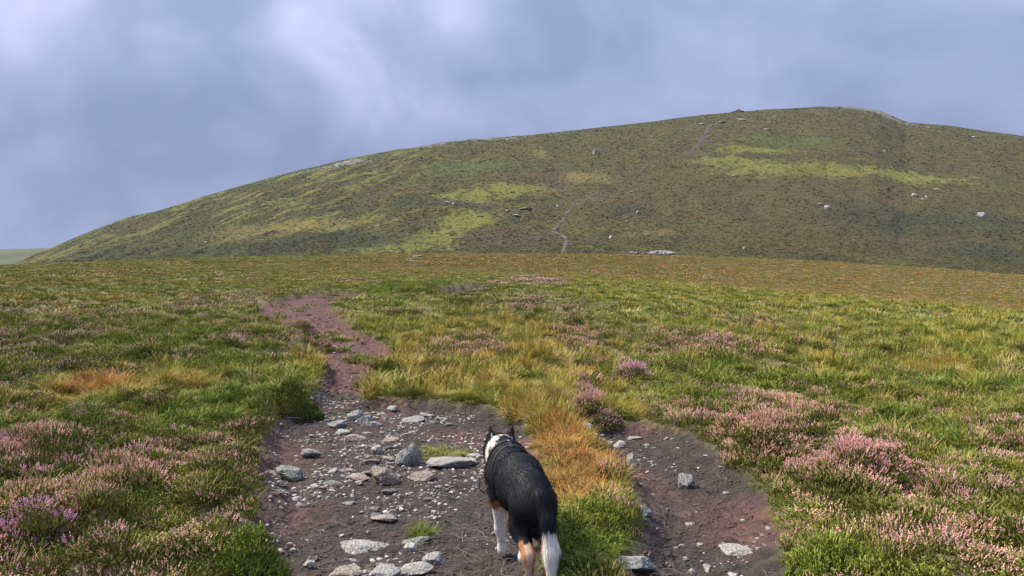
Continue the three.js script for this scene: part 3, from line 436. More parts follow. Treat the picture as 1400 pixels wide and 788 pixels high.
const STANDOUT = [
  // kind, x, d, rx, height, cover settings, name, label
  ['heather', 0.75, 7.2, 0.2, 0.3, { mauve: 0.7, lush: 0.4, hue: 0.2 }, 'heather bush topped with fresh pink flowers in front of the golden tussock'],
  ['heather', 1.46, 9.3, 0.24, 0.3, { mauve: 0.85, lush: 0.3, hue: 0.2 }, 'purple flowering heather bush beside the narrow gully'],
  ['heather', 2.35, 5.1, 0.46, 0.26, { mauve: 0.5, lush: 0.35, hue: 0.2 }, 'broad dome of heather thick with pink flowers right of the side path'],
  ['heather', 1.86, 5.65, 0.24, 0.34, { mauve: 0.1, lush: 0.2, hue: 0.3 }, 'heather bush with faded tan-pink flowers overhanging the side path'],
  ['heather', 1.98, 6.3, 0.28, 0.3, { mauve: 0.2, lush: 0.25, hue: 0.3 }, 'faded pink heather bush behind the one overhanging the side path'],
  ['heather', -2.45, 3.85, 0.2, 0.24, { mauve: 0.85, lush: 0.4, hue: 0.1 }, 'bright mauve heather clump deep in the left foreground bank'],
  ['heather', -3.75, 14.6, 0.3, 0.34, { mauve: 0.6, lush: 0.4, hue: 0.1 }, 'mauve heather clump at the bend of the upper path'],
  ['heather', -5.35, 19.2, 0.4, 0.36, { mauve: 0.6, lush: 0.4, hue: 0.1 }, 'mauve heather clump where the upper path turns reddish'],
  ['shrub', -1.33, 3.72, 0.17, 0.22, { lush: 1, hue: 0 }, 'bright green leafy crowberry clump at the left edge of the path'],
  ['shrub', 1.5, 3.5, 0.2, 0.22, { lush: 1, hue: 0.05 }, 'vivid green crowberry clump at the right end of the side path'],
  ['shrub', -2.3, 7.75, 0.3, 0.3, { lush: 0.25, hue: 0 }, 'dark green heather bush without flowers at the corner of the path'],
  ['shrub', 4.32, 11.9, 0.3, 0.34, { lush: 0.15, hue: 0 }, 'dark green round bush alone among the pink heather'],
  ['grass', -4.55, 8.5, 0.42, 0.32, { hue: 0.9 }, 'rust coloured grass tussock on the left heather bank'],
  ['grass', -3.85, 8.7, 0.45, 0.34, { hue: 0.58 }, 'golden grass tussock next to the rust coloured one'],
  ['grass', 0.3, 7.7, 0.4, 0.34, { hue: 0.6 }, 'large golden grass tussock behind the dog'],
  ['grass', 0.98, 7.65, 0.34, 0.33, { hue: 0.5 }, 'greenish golden tussock drooping over the gully mouth'],
  ['grass', 0.4, 6.75, 0.2, 0.27, { hue: 0.85 }, 'rust and gold tussock at the head of the grass strip'],
  ['grass', 0.42, 6.1, 0.2, 0.25, { hue: 1 }, 'rust coloured tussock in the middle of the grass strip'],
  ['grass', 0.58, 5.35, 0.19, 0.25, { hue: 1.05 }, 'dark rust tussock hanging over the side path'],
  ['grass', 0.34, 5.1, 0.19, 0.22, { hue: 0.85 }, 'low rust and green tussock beside the flank of the dog'],
  ['grass', -0.55, 4.42, 0.085, 0.15, { hue: 0.0 }, 'small bright green grass tuft growing alone in the bare path'],
  ['grass', 5.95, 10.7, 0.5, 0.3, { hue: 0.6 }, 'straw and rust tussock far over on the right bank'],
  ['grass', -6.4, 43, 1.9, 0.75, { hue: 0.08 }, 'green grassy mound beside the top of the reddish path'],
  ['shrub', -5.2, 49, 0.9, 0.7, { lush: 0.1, hue: 0.3 }, 'dark heather hump at the rim of the far peat hollow'],
  ['heather', -1.4, 50, 0.7, 0.5, { mauve: 0.5, lush: 0.2, hue: 0.3 }, 'pinkish heather hump on the right rim of the far peat hollow'],
  ['shrub', -1.6, 26.5, 0.7, 0.5, { lush: 0.2, hue: 0.2 }, 'dark green heather hump behind the rounded olive tussock'],
  ['heather', -3.2, 21.5, 0.6, 0.4, { mauve: 0.35, lush: 0.2, hue: 0.3 }, 'grey-pink heather bush in the yellow grass beside the upper path'],
  ['grass', -0.9, 21.9, 0.7, 0.6, { hue: 0.3 }, 'rounded olive tussock in the middle of the moor'],
];
for (const [, x, d, r] of STANDOUT) CLEAR.push([x, d, r * 0.8]);
{
  const R = rng(2024);
  for (const [d0, d1, step, lod] of BANDS) {
    for (let d = d0; d < d1; d += step) {
      const half = d * 0.72 + 1.4 + d * 0.02;
      for (let x = -half; x < half; x += step) {
        const X = x + (R() - 0.5) * step * 1.3, D = d + (R() - 0.5) * step * 1.3, sd = bare(X, D);
        if (sd < (lod < 2 ? 0.035 : 0.1)) {
          const tuft = N2b(X * 0.9 + 70, D * 0.6) > 0.62 && sd < -0.1 && D > 9 ;
          if (!tuft) continue;
        }
        if (D < 30 && N2(X * 2.1 + 60, D * 2.1) + 0.4 * N2b(X * 7, D * 7) < -0.93) continue;   // gaps with bare litter
        if (CLEAR.some(([cx, cd, r]) => (X - cx) ** 2 + (D - cd) ** 2 < r * r)) continue;
        const c = cover(X, D), r1 = R(), r2 = R(), r3 = R(), y = ground(X, D, sd) - 0.012 * (lod + 1), b = bins[lod];
        const thin = lod === 0 ? ss(0.02, 0.16, sd) * 0.45 + 0.55 : 1, s = (step / [0.066, 0.135, 0.36, 0.95][lod]) ** 0.9 * (0.7 + 0.65 * R()) * thin, tone = 0.78 + 0.44 * R();
        const base = { x: X, d: D, y, s, sy: s * Math.max(0.35, 0.95 + 0.5 * N2(X * 1.3, D * 1.3) + 0.3 * N2b(X * 4, D * 4)), ry: R() * 6.28, tx: 0.3 * (R() - 0.5), tz: 0.3 * (R() - 0.5) };
        const v = Math.floor(R() * 10);
        if (r1 < c.grass) {
          const l = b.grass;
          l[v % l.length].push({ ...base, c: mul3(grassTint(c, r2, r3), tone) });
          if (lod === 0 || r2 < 0.45) b.leaf[v % b.leaf.length].push({ ...base, s: s * 0.85, sy: base.sy * 0.6, c: mul3(leafTint(c, r2), 0.9) });
        } else {
          b.leaf[v % b.leaf.length].push({ ...base, c: mul3(leafTint(c, r2), tone) });
          if (r2 < c.bloom * 0.95) b.bloom[v % b.bloom.length].push({ ...base, c: mul3(bloomTint(c, r3, R()), tone) });
        }
      }
    }
  }
    bins.forEach((b, k) => {
    b.leaf.forEach((l, i) => { instanced('heather_cover', `low green heather and crowberry covering the ground ${WHERE[k]}`, 'heather', 'heather cover', LOD[k].leaf[i], leafMat, l); });
    b.bloom.forEach((l, i) => { instanced('heather_flowers', `pink and tan heather flowers speckling the ground cover ${WHERE[k]}`, 'flowers', 'heather flowers', LOD[k].bloom[i], leafMat, l); });
    b.grass.forEach((l, i) => { instanced('moor_grass', `green and golden moor grass growing ${WHERE[k]}`, 'grass', 'moor grass', LOD[k].grass[i], leafMat, l); });
  });
}
STANDOUT.forEach(([kind, x, d, r, h, set, label], i) => {
  const R = rng(3000 + i), c = { grass: 0.5, hue: 0.2, bloom: 1, mauve: 0.3, lush: 0.4, ...set }, t = new THREE.Group(), small = r < 0.1, k = d < 12 ? 1 : d / 10;
  t.position.set(x, ground(x, d) - 0.02, -d);
  // many sprigs or tufts of uneven height grown together
  const grow = (sources, count, tint, height) => {
    const parts = [], M = new THREE.Matrix4(), Q = new THREE.Quaternion(), E = new THREE.Euler();
    for (let n = 0; n < count; n++) {
      const a = R() * 6.2832, q = Math.sqrt(R()), px = Math.cos(a) * q * r, pz = Math.sin(a) * q * r * 0.85, lump = 0.78 + 0.35 * N2(px * 5 / r * 0.35 + i * 7, pz * 5 / r * 0.35), dome = (1 - 0.4 * q ** 3) * lump, ch = sources[0].boundingBox.max.y, raw = height * dome / ch * (0.85 + 0.3 * R()), k = kind === 'grass' ? raw : Math.min(raw, 1.2), lift = kind === 'grass' ? 0 : Math.max(0, height * dome * (1 - q * q) - 0.7 * ch);
      const g = sources[n % sources.length].clone(), w = Math.min(k, small ? 0.6 : kind === 'grass' ? 1.3 : 1.1) * (kind === 'grass' ? 0.95 : 1);
      E.set(0.5 * pz / r + 0.25 * (R() - 0.5), R() * 6.28, -0.5 * px / r + 0.25 * (R() - 0.5)); Q.setFromEuler(E);
      g.applyMatrix4(M.compose(new THREE.Vector3(px, ground(x + px, d - pz) - ground(x, d) + lift, pz), Q, new THREE.Vector3(w, k, w)));
      const t0 = mul3(tint(R(), R()), 0.8 + 0.4 * R()), c0 = g.attributes.color; for (let v = 0; v < c0.count; v++) c0.setXYZ(v, c0.getX(v) * t0[0], c0.getY(v) * t0[1], c0.getZ(v) * t0[2]);
      parts.push(g);
    }
    return mergeGeometries(parts);
  };
  const level = d < 12 ? 0 : d < 20 ? 1 : 2, L = LOD[level]; for (const g of [...L.leaf, ...L.bloom, ...L.grass]) g.computeBoundingBox();
  const n = Math.max(3, Math.round(r * r * 3.9 / [0.0045, 0.014, 0.07][level]));
  if (kind === 'grass') part('blades', grow(L.grass, small ? 16 : Math.round(n * 0.9), (a, b) => grassTint({ ...c, hue: c.hue + 0.5 * (R() - 0.62) }, a, b), h), leafMat, t);
  else {
    part('foliage', grow(L.leaf, n, (a) => leafTint(c, a), h * 0.95), leafMat, t);
    if (kind === 'heather') part('flowers', grow(L.bloom, Math.round(n * 1.25), (a, b) => bloomTint(c, a, b), h * 1.13), leafMat, t);
  }
  own(t, kind === 'grass' ? (small ? 'grass_tuft' : 'grass_tussock') : kind === 'heather' ? 'heather_bush' : 'green_shrub', label, kind === 'grass' ? 'grass tussock' : kind === 'heather' ? 'heather' : 'shrub');
});
{                                                                     // mat of short yellow-green grass lying in the bare path
  const R = rng(71), m = new Mesher();
  for (let i = 0; i < 2600; i++) {
    const a = R() * 6.28, q = Math.sqrt(R()), ux = Math.cos(a) * q, uz = Math.sin(a) * q; if (q > 0.72 + 0.25 * N2(ux * 2.2, uz * 2.2)) continue;
    const x = ux * 0.32, z = uz * 0.3, y = ground(-0.6 + x, 6.35 - z) - ground(-0.6, 6.35), k = 0.75 + 0.5 * R();
    m.blade([x, y - 0.004, z], R() * 6.28, 0.9 + 0.5 * R(), 0.025 + 0.03 * R(), 0.004, mul3(mix3([0.13, 0.16, 0.035], [0.3, 0.27, 0.075], R()), k));
  }
  const o = new THREE.Mesh(m.geo(), leafMat); o.position.set(-0.6, ground(-0.6, 6.35), -6.35);
  own(o, 'grass_mat', 'flat mat of short yellow-green grass lying in the bare path', 'grass', null);
}

// ---------------------------------------------------------------- heather, boulders and path on the hill
{
  const R = rng(77), geos = [1, 2, 3].map((k) => {
    const g = new THREE.IcosahedronGeometry(1, 1), p = g.attributes.position, col = [];
    for (let i = 0; i < p.count; i++) { const x = p.getX(i), y = p.getY(i), z = p.getZ(i), n = 1 + 0.35 * N3(x * 1.8 + k * 9, y * 1.8, z * 1.8); p.setXYZ(i, x * n, y * n * 0.9, z * n); }
    for (let i = 0; i < p.count; i += 3) { const q = 0.8 + 0.45 * R(); for (let j = 0; j < 3; j++) col.push(q, q, q); }
    g.setAttribute('color', new THREE.Float32BufferAttribute(col, 3)); g.computeVertexNormals(); return g;
  }), lists = [[], [], []];
  for (let i = 0; i < 100000; i++) {
    const a = mix(-0.72, 0.78, R()), v = 0.004 + 0.992 * R() ** 1.7, [x, y, d] = hillPoint(a, v), t = hillTint(x, d), lum = t[1] / (t[0] + 0.001);
    const rocky = t[2] > 0.16, grassy = t[1] > 0.13; if (rocky || (grassy && R() < 0.6)) continue;
    const s = (0.3 + 0.6 * R() * R()) * (0.55 + d / 1000);
    lists[i % 3].push({ x, d, y: y + 0.02, s: s * 1.35, sy: s * (grassy ? 0.1 : 0.15), sz: s, ry: R() * 6.3, c: mul3(t, 0.94 + 0.2 * R()) });
  }
  lists.forEach((l, k) => instanced('hill_heather', 'low heather hummocks covering the hillside', 'heather', 'heather on the hill', geos[k], farRockMat, l));
}
const BOULDERS = [[295.7, 479.4, 4.2, 1, 'largest white boulder alone on the right part of the hillside'], [199.3, 480.3, 3.2, 1, 'pale boulder of the pair low in the middle of the hillside'], [199, 492.3, 1.9, 1, 'smaller stone just above the pale boulder of the pair'], [283.3, 536.8, 3.6, 0.8, 'widest pale boulder of the loose trio on the brown slope'], [285.2, 527.8, 2, 1, 'lowest of the loose boulder trio on the brown slope'], [291.1, 535.1, 2.1, 0.8, 'smallest of the loose boulder trio on the brown slope'], [314.9, 565.2, 2.7, 0.45, 'flat pale stone under the right end of the long green band'], [77.6, 710.6, 6.2, 0.85, 'grey crag standing alone high on the open slope'], [56.4, 430.9, 2.5, 1, 'pale boulder near the foot of the hill beside the stony path'], [70.1, 462.1, 1.3, 1.5, 'thin upright pale stone in the short row in the dark heather'], [79, 478.5, 1.8, 1.2, 'pale upright stone topmost of the short row in the dark heather'], [70.4, 466.8, 0.9, 1.2, 'tiniest stone of the short row in the dark heather'], [124.6, 407.1, 2, 1, 'pale boulder at the hill foot right of the heap of loose stones'], [-44.1, 522, 2.5, 0.6], [-39.4, 512.7, 2, 1], [-23.8, 526.6, 2.5, 0.6], [-16.4, 517.3, 2, 0.7], [-26, 493, 1.9, 0.6], [30.2, 507.1, 2, 1, 'pale boulder alone beside the bend of the stony hill path'], [8.6, 497.5, 5.8, 0.22, 'long flat upper rock of the low ledges left of the hill path'], [2.8, 479.2, 4.2, 0.3, 'lower flat rock of the low ledges left of the hill path'], [-2.4, 490.6, 2.8, 0.35, 'short flat rock between the low ledges left of the hill path'], [-101, 452.8, 1.7, 1.4, 'upright grey stone in the dark heather low on the left slope'], [295.5, 991, 15.3, 0.22, 'long pale rock outcrop below the cairn near the summit'], [342.2, 994.9, 9.6, 0.22, 'narrow pale outcrop right of the long one near the summit'], [282.3, 843.5, 7.3, 0.3, 'pale outcrop above the bright green grass below the summit'], [261, 948.3, 7.3, 0.3, 'grey outcrop at the top of the worn path scar'], [237.1, 954, 4.6, 0.35, 'small grey outcrop left of the top of the worn path scar'], [-188.2, 466, 1.8, 0.5], [-170.2, 472.2, 1.8, 0.5], [588.8, 974.1, 4.7, 0.4, 'small pale outcrop on the right shoulder of the hill'], [342.7, 702, 2, 0.7], [434.7, 811.3, 2.3, 0.7], [85.7, 541.5, 3.7, 0.3, 'flat pale rock beside the upper stretch of the stony hill path'], [169.9, 583.1, 2.2, 0.6, 'small pale boulder under the left end of the long green band']];
BOULDERS.forEach(([x, d, w, r, label], i) => {
  const [, y] = hillAt(x, d), m = new THREE.Mesh(rock(700 + i, w * 0.66, w * r * 0.62, w * 0.6, 5, mul3(WHITE, 0.62 + 0.22 * rng(i)()), { cuts: 9 }), farRockMat);
  m.position.set(x, y + w * r * 0.2, -d); m.rotation.y = (i % 5) * 0.2 - 0.4;
  own(m, 'hill_boulder', label ?? 'small pale boulder in the heather of the hillside', 'boulder', label ? null : 'small boulders on the hillside');
});
{
  const [, y] = hillPoint(338.1 / 1141.7, 0.985), t = new THREE.Group(), d = along(FOOT, 0.2961, 1) + (along(RIDGE, 0.2961, 1) - along(FOOT, 0.2961, 1)) * 0.985; t.position.set(0.2961 * d, y, -d);
  [[0, 0, 5, 3.4], [-5, 0, 4, 2], [5, 0, 4.5, 1.8], [0.6, 3, 3, 1.6], [-8.5, 0, 2.6, 1.2]].forEach(([x, h, w, s], i) => { const b = part('slab', rock(760 + i, w, s, w * 0.8, 4, [0.22, 0.21, 0.2], { cuts: 8 }), farRockMat, t); b.position.set(x, h + s * 0.4, 0); });
  own(t, 'summit_cairn', 'small dark rocky knob on the skyline left of the summit', 'cairn');
}
{                                                                     // the worn path up the hill: a peat scar with pale stones in it
  const P1 = [[27.6, 403.6], [29.7, 417.6], [30.7, 431.4], [28, 441.9], [24.7, 451.3], [29.1, 465.8], [33, 477.6], [40.5, 501.7], [48.1, 517.2], [59.4, 538.5], [72.4, 558.8], [89.4, 583], [101.4, 604.8], [107.5, 623.1], [129.1, 674.2], [156, 724.3]];
  const P2 = [[157.5, 685.3], [171.4, 722.3], [191.6, 776.2], [210.4, 830.1], [238.3, 916.7], [259.5, 962.8]], R = rng(66), stones = [[], []];
  [[P1, 0.85, 0.8], [P2, 2.4, 2]].forEach(([P, w0, w1], n) => {
    const pos = [], col = [], idx = []; let count = 0;
    const curve = new THREE.CatmullRomCurve3(P.map(([x, d]) => new THREE.Vector3(x, 0, d))), K = 160;
    for (let i = 0; i <= K; i++) {
      const q = curve.getPoint(i / K), t = curve.getTangent(i / K), nx = t.z, nz = -t.x, wob = 1 + 0.5 * N2(i * 0.25, n * 9);
      for (let s = -1; s <= 1; s++) {
        const w = mix(w0, w1, i / K) * wob * s, x = q.x + nx * w, d = q.z + nz * w, [, y] = hillAt(x, d);
        pos.push(x, y + (s ? 0.05 : 0.3), -d); const k = 0.8 + 0.5 * R(); col.push(...mul3(n ? [0.06, 0.05, 0.044] : [0.06, 0.046, 0.038], k)); count++;
      }
      if (i) for (let s = 0; s < 2; s++) { const a = (i - 1) * 3 + s; idx.push(a, a + 1, a + 3, a + 1, a + 4, a + 3); }
      const many = n ? 1 : 2.2 * ss(0.75, 0.3, i / K) * (0.4 + 0.9 * clamp(0.5 + N2(i * 0.12, 3))) + 0.1;
      for (let s = 0; s < many; s++) { const o = (R() - 0.5) * 1.8 * mix(w0, w1, i / K), x = q.x + nx * o + R() - 0.5, d = q.z + nz * o + (R() - 0.5) * 2, [, y] = hillAt(x, d), z = 0.25 + 0.6 * R() ** 2; stones[s % 2].push({ x, d, y: y + 0.2, s: z, sy: z * 0.7, ry: R() * 6, c: mul3(n ? [0.24, 0.22, 0.21] : [0.33, 0.31, 0.3], 0.5 + 0.6 * R()) }); }
    }
    const g = new THREE.BufferGeometry(); g.setAttribute('position', new THREE.Float32BufferAttribute(pos, 3)); g.setAttribute('color', new THREE.Float32BufferAttribute(col, 3)); g.setIndex(idx); g.computeVertexNormals();
    own(new THREE.Mesh(g, new THREE.MeshStandardMaterial({ vertexColors: true, roughness: 1, side: THREE.DoubleSide })), 'hill_path', n ? 'dark worn path scar running up to the outcrops below the summit' : 'stony winding path climbing from the foot of the hill', 'path', null, 'structure');
  });
  for (let i = 0; i < 190; i++) { const heap = i < 170, a = R() * 6.28, q = Math.sqrt(R()), x = (heap ? 79 : 64) + Math.cos(a) * q * (heap ? 7 : 8), d = 401.5 + Math.sin(a) * q * (heap ? 3 : 1.5), [, y] = hillAt(x, d), z = 0.25 + 0.6 * R() ** 2; stones[i % 2].push({ x, d, y: y + 0.3 + (heap ? 0.9 * (1 - q) : 0), s: z, sy: z * 0.7, ry: R() * 6, c: mul3([0.4, 0.4, 0.41], 0.65 + 0.6 * R()) }); }
  for (let i = 0; i < 900; i++) {                                      // pale scree near the crest
    const [px, pd, rx, rd] = [[-54.2, 944, 54.6, 22.2], [-120.1, 892, 43.2, 13.2], [563.6, 1191.9, 22, 50], [-35.3, 525.3, 22.8, 6]][i % 4], a = R() * 6.28, q = Math.sqrt(R()), x = px + Math.cos(a) * q * rx, d = pd + Math.sin(a) * q * rd, [, y] = hillAt(x, d), z = i % 4 === 3 ? 0.15 + 0.4 * R() ** 3 : 0.35 + 0.8 * R() ** 2; stones[i % 2].push({ x, d, y: y + 0.2, s: z, sy: z * 0.6, ry: R() * 6, c: mul3([0.36, 0.35, 0.34], 0.6 + 0.6 * R()) });
  }
  [1, 2].forEach((k) => { const g = rock(330 + k, 1, 0.8, 0.8, 2, [1, 1, 1], { cuts: 8 }), c = g.attributes.color; for (let i = 0; i < c.count; i++) c.setXYZ(i, 1, 1, 1); instanced('hill_scree', 'pale loose stones in the hill path and scree patches', 'stones', 'loose stones on the hill', g, farRockMat, stones[k - 1]); });
}
{                                                                     // far things on the moor
  const wood = new THREE.MeshStandardMaterial({ color: new THREE.Color().setRGB(0.4, 0.37, 0.33), roughness: 0.9 });
  [[-58.8, 209], [-55.3, 215.8]].forEach(([x, d], i) => {
    const t = new THREE.Group(); t.position.set(x, ground(x, d) - 0.2, -d); t.rotation.z = i ? 0.04 : -0.03;
    part('shaft', new THREE.CylinderGeometry(0.055, 0.07, 1.45, 8).translate(0, 0.72, 0), wood, t); part('cap', new THREE.ConeGeometry(0.058, 0.07, 8).translate(0, 1.48, 0), wood, t);
    own(t, 'wooden_post', 'thin pale wooden post standing at the far edge of the moor', 'post', 'posts at the edge of the moor');
  });
  const add = (x, d, w, h, tint, label) => { const m = new THREE.Mesh(rock(800 + Math.round(x), w, h, w * 0.7, 5, tint, { cuts: 9 }), farRockMat); m.position.set(x, ground(x, d) + h * 0.5, -d); own(m, 'moor_rock', label, 'rock'); };
  add(-33.2, 270, 2.6, 0.8, [0.12, 0.11, 0.1], 'low dark rock mound at the far edge of the moor under the hill');
  add(-42.9, 80.9, 0.9, 0.16, PALE, 'flat pale rock lying in the grass of the left moor');
}

// ---------------------------------------------------------------- the dog
{
  const dog = new THREE.Group(), dx = 0.045, dd = 3.73; dog.position.set(dx, ground(0.03, 3.8) + 0.002, -dd); dog.rotation.y = 0.26; dog.scale.set(0.92, 1.08, 0.86);
  // bones: from, radius, to, radius (x right, y up, z back)
  const B = [
    [[0, 0.45, -0.27], 0.114, [0, 0.445, -0.02], 0.116], [[0, 0.445, -0.02], 0.116, [0, 0.435, 0.18], 0.098], [[0, 0.435, 0.17], 0.098, [0, 0.415, 0.26], 0.09], [[0, 0.385, -0.28], 0.085, [0, 0.39, -0.06], 0.09],
    [[0, 0.475, -0.3], 0.096, [-0.012, 0.497, -0.42], 0.08], [[-0.012, 0.5, -0.42], 0.078, [-0.02, 0.505, -0.49], 0.07], [[-0.02, 0.49, -0.52], 0.056, [-0.03, 0.43, -0.63], 0.03],
    [[-0.075, 0.42, -0.28], 0.066, [-0.068, 0.32, -0.27], 0.046], [[-0.068, 0.32, -0.27], 0.042, [-0.04, 0.14, -0.345], 0.025], [[-0.04, 0.14, -0.345], 0.025, [-0.014, 0.035, -0.37], 0.024], [[-0.014, 0.028, -0.375], 0.028, [-0.012, 0.022, -0.405], 0.025],
    [[0.075, 0.42, -0.25], 0.066, [0.075, 0.31, -0.19], 0.046], [[0.075, 0.31, -0.19], 0.042, [0.072, 0.13, -0.22], 0.025], [[0.072, 0.13, -0.22], 0.025, [0.07, 0.035, -0.2], 0.024], [[0.07, 0.028, -0.205], 0.028, [0.068, 0.022, -0.235], 0.025],
    [[-0.046, 0.4, 0.22], 0.074, [-0.05, 0.29, 0.18], 0.056], [[-0.05, 0.29, 0.18], 0.05, [-0.04, 0.2, 0.31], 0.03], [[-0.04, 0.2, 0.31], 0.029, [-0.036, 0.04, 0.285], 0.023], [[-0.036, 0.028, 0.275], 0.028, [-0.036, 0.022, 0.245], 0.025],
    [[0.055, 0.4, 0.23], 0.078, [0.064, 0.3, 0.21], 0.062], [[0.064, 0.3, 0.21], 0.055, [0.055, 0.2, 0.37], 0.03], [[0.055, 0.2, 0.37], 0.029, [0.052, 0.04, 0.355], 0.023], [[0.052, 0.028, 0.345], 0.028, [0.052, 0.022, 0.315], 0.025],
    [[-0.06, 0.545, -0.455], 0.034, [-0.072, 0.632, -0.455], 0.004], [[0.052, 0.545, -0.465], 0.034, [0.068, 0.628, -0.465], 0.004],
  ];
  const TAIL = [[[0.01, 0.45, 0.33], 0.036, [0.04, 0.37, 0.375], 0.036], [[0.04, 0.37, 0.375], 0.035, [0.054, 0.24, 0.39], 0.037], [[0.054, 0.24, 0.39], 0.037, [0.06, 0.12, 0.39], 0.017]];
  const cap = (p, [a, ra, b, rb]) => { const ex = b[0] - a[0], ey = b[1] - a[1], ez = b[2] - a[2], t = clamp(((p[0] - a[0]) * ex + (p[1] - a[1]) * ey + (p[2] - a[2]) * ez) / (ex * ex + ey * ey + ez * ez)); return Math.hypot(p[0] - a[0] - ex * t, p[1] - a[1] - ey * t, p[2] - a[2] - ez * t) - mix(ra, rb, t); };
  const smin = (a, b, k) => { const h = Math.max(k - Math.abs(a - b), 0) / k; return Math.min(a, b) - h * h * k * 0.25; };
  const tailDist = (p) => TAIL.reduce((s, b) => smin(s, cap(p, b), 0.02), 9);
  const dist = (p) => { if (Math.abs(p[0]) > 0.22) return Math.abs(p[0]) - 0.15; let s = 9; for (let i = 0; i < B.length; i++) { const c = cap(p, B[i]); s = smin(s, c, i < 7 ? 0.07 : i > 22 ? 0.012 : 0.03); } return smin(s, tailDist(p), 0.02); };
  function march(lo, size, res) {
    const mc = new MarchingCubes(res, leafMat, false, false, 400000); mc.isolation = 0;
    const c = (i) => -1 + 2 * i / res;                                // MarchingCubes lattice: (i - half) / half
    for (let k = 0; k < res; k++) for (let j = 0; j < res; j++) for (let i = 0; i < res; i++)
      mc.field[k * res * res + j * res + i] = -dist([lo[0] + (c(i) + 1) / 2 * size, lo[1] + (c(j) + 1) / 2 * size, lo[2] + (c(k) + 1) / 2 * size]);
    mc.update();
    const p = new Float32Array(mc.positionArray.slice(0, mc.count * 3));
    for (let i = 0; i < p.length; i++) p[i] = lo[i % 3] + (p[i] + 1) / 2 * size;
    return p;
  }
  const p = march([-0.56, -0.02, -0.67], 1.12, 136), n = new Float32Array(p.length), col = new Float32Array(p.length), h = 0.002;
  const BLACK = [0.016, 0.017, 0.021], WHT = [0.78, 0.74, 0.69], TN = [0.42, 0.2, 0.085];
  function coat(x, y, z) {
    const j = 0.014 * N3(x * 22, y * 22, z * 22) + 0.006 * N3(x * 60, y * 60, z * 60), q = [x, y, z];
    if (tailDist(q) < 0.01 && z > 0.31) return y + j < 0.32 ? WHT : BLACK;
    if (z < -0.29 && z > -0.5 && y > 0.3) {                             // white ruff behind the ears, wider down the left side
      const edge = -0.398 + 0.22 * Math.max(0, 0.5 - y) + 0.05 * ss(-0.03, -0.07, x) + j * 2; const head = -0.43;
      if (z < edge && z > head + j && x < 0.075) return WHT;
    }
    if (y < 0.305 + j && z < -0.1) return y > 0.265 + j ? TN : WHT;
    if (z > 0.1 && y < 0.3 + j) { const back = z > mix(0.235, 0.3, ss(0.3, 0.18, y)) + j; return y < 0.1 + j ? WHT : back && y < 0.255 + j ? (x < -0.062 ? TN : x < -0.03 ? mix3(TN, WHT, 0.35) : TN) : BLACK; }
    if (y < 0.28) return mix3(BLACK, WHT, 0.2);
    return BLACK;
  }
  for (let i = 0; i < p.length; i += 3) {
    const [x, y, z] = [p[i], p[i + 1], p[i + 2]], g = [dist([x + h, y, z]) - dist([x - h, y, z]), dist([x, y + h, z]) - dist([x, y - h, z]), dist([x, y, z + h]) - dist([x, y, z - h])], l = Math.hypot(...g) || 1;
    for (let k = 0; k < 3; k++) n[i + k] = g[k] / l;
    const c = mul3(coat(x, y, z), 1 + 0.18 * N3(x * 30, y * 30, z * 14)); for (let k = 0; k < 3; k++) col[i + k] = c[k];
  }
  const g = new THREE.BufferGeometry(); g.setAttribute('position', new THREE.BufferAttribute(p, 3)); g.setAttribute('normal', new THREE.BufferAttribute(n, 3)); g.setAttribute('color', new THREE.BufferAttribute(col, 3));
  const body = part('body', g, new THREE.MeshPhysicalMaterial({ vertexColors: true, roughness: 0.62, specularIntensity: 0.6 }), dog);
  // short coat: fine hairs lying back along the body
  const R = rng(5150), hm = new Mesher(), tris = p.length / 9;
  for (let i = 0; i < 26000; i++) {
    const t = Math.floor(R() * tris) * 9, w1 = R(), w2 = R() * (1 - w1), w3 = 1 - w1 - w2, P = [0, 1, 2].map((k) => p[t + k] * w1 + p[t + 3 + k] * w2 + p[t + 6 + k] * w3), Nn = [n[t], n[t + 1], n[t + 2]];
    const legs = P[1] < 0.27 && !(tailDist(P) < 0.02), f = tailDist(P) < 0.02 ? [0, -1, 0.25] : legs ? [0, -1, 0.1] : [0, -0.35, 1], dot = f[0] * Nn[0] + f[1] * Nn[1] + f[2] * Nn[2];
    const T = f.map((v, k) => v - Nn[k] * dot + 0.28 * (R() - 0.5)), tl = Math.hypot(...T) || 1, len = (tailDist(P) < 0.02 ? 0.04 : legs ? 0.012 : 0.026) * (0.6 + 0.7 * R()), S = [Nn[1] * T[2] - Nn[2] * T[1], Nn[2] * T[0] - Nn[0] * T[2], Nn[0] * T[1] - Nn[1] * T[0]].map((v) => v / tl * 0.0011);
    const c = mul3(coat(...P), 0.8 + 0.6 * R()), tip = P.map((v, k) => v + T[k] / tl * len + Nn[k] * len * 0.22);
    hm.tri(P.map((v, k) => v - S[k]), P.map((v, k) => v + S[k]), tip, c);
  }
  part('fur', hm.geo(), new THREE.MeshPhysicalMaterial({ vertexColors: true, roughness: 0.8, specularIntensity: 0.25, side: THREE.DoubleSide }), body);
  // harness: straps that follow the body
  const strapMat = new THREE.MeshStandardMaterial({ color: new THREE.Color().setRGB(0.02, 0.021, 0.024), roughness: 0.65 }), metal = new THREE.MeshStandardMaterial({ color: new THREE.Color().setRGB(0.35, 0.35, 0.36), metalness: 0.9, roughness: 0.35 });
  const hug = (c, dir, out) => { let t = 0.3; for (let i = 0; i < 60; i++) { const q = c.map((v, k) => v + dir[k] * t), s = dist(q); t -= s * 0.8; } return c.map((v, k) => v + dir[k] * (t + out)); };
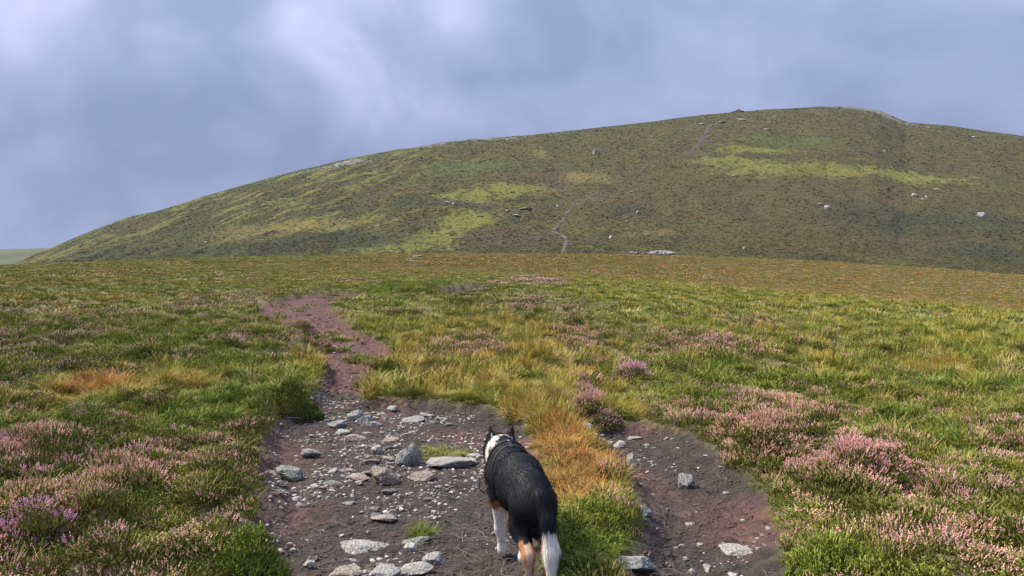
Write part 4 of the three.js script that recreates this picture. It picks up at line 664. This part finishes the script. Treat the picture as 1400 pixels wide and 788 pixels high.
  const strap = (c, u, v, width, a0 = 0, a1 = 6.2832, closed = true) => {
    const pos = [], idx = [], K = 64, ax = [u[1] * v[2] - u[2] * v[1], u[2] * v[0] - u[0] * v[2], u[0] * v[1] - u[1] * v[0]];
    for (let i = 0; i <= K; i++) {
      const a = mix(a0, a1, i / K), dir = u.map((q, k) => q * Math.cos(a) + v[k] * Math.sin(a));
      for (const [s, o] of [[-0.5, 0.001], [-0.5, 0.0055], [0.5, 0.0055], [0.5, 0.001]]) { const cc = c.map((q, k) => q + ax[k] * s * width); pos.push(...hug(cc, dir, o)); }
      if (i) for (let s = 0; s < 4; s++) { const q = (i - 1) * 4 + s, r = (i - 1) * 4 + (s + 1) % 4; idx.push(q, r, q + 4, r, r + 4, q + 4); }
    }
    const sg = new THREE.BufferGeometry(); sg.setAttribute('position', new THREE.Float32BufferAttribute(pos, 3)); sg.setIndex(idx); sg.computeVertexNormals(); return sg;
  };
  const harness = new THREE.Group(); harness.name = 'harness'; dog.add(harness);
  part('neck_strap', strap([0, 0.46, -0.33], [1, 0, 0], [0, 0.96, 0.28], 0.018), strapMat, harness);
  part('chest_strap', strap([0, 0.43, -0.2], [1, 0, 0], [0, 0.985, -0.17], 0.009), strapMat, harness);
  part('back_strap', strap([0, 0.46, -0.25], [0, 1, 0], [0, 0, 1], 0.02, -0.5, 0.35), strapMat, harness);
  const L = hug([0, 0.4, -0.24], [-1, -0.1, 0], 0.006), lp = [[0, 0, 0], [-0.012, -0.018, 0.01], [-0.03, -0.028, 0.012], [-0.045, -0.02, 0.005], [-0.05, 0.004, -0.008], [-0.044, 0.02, -0.02]].map((q) => new THREE.Vector3(L[0] + q[0], L[1] + q[1], L[2] + q[2]));
  part('loose_strap', new THREE.TubeGeometry(new THREE.CatmullRomCurve3(lp), 24, 0.004, 6), strapMat, harness);
  const ring = part('ring', new THREE.TorusGeometry(0.012, 0.0022, 8, 20), metal, harness); ring.position.set(...hug([0, 0.45, -0.27], [0, 1, 0], 0.008)); ring.rotation.x = 1.3;
  own(dog, 'dog', 'black and white dog with tan legs and a harness walking away along the path', 'dog');
}

renderer.render(scene, camera);
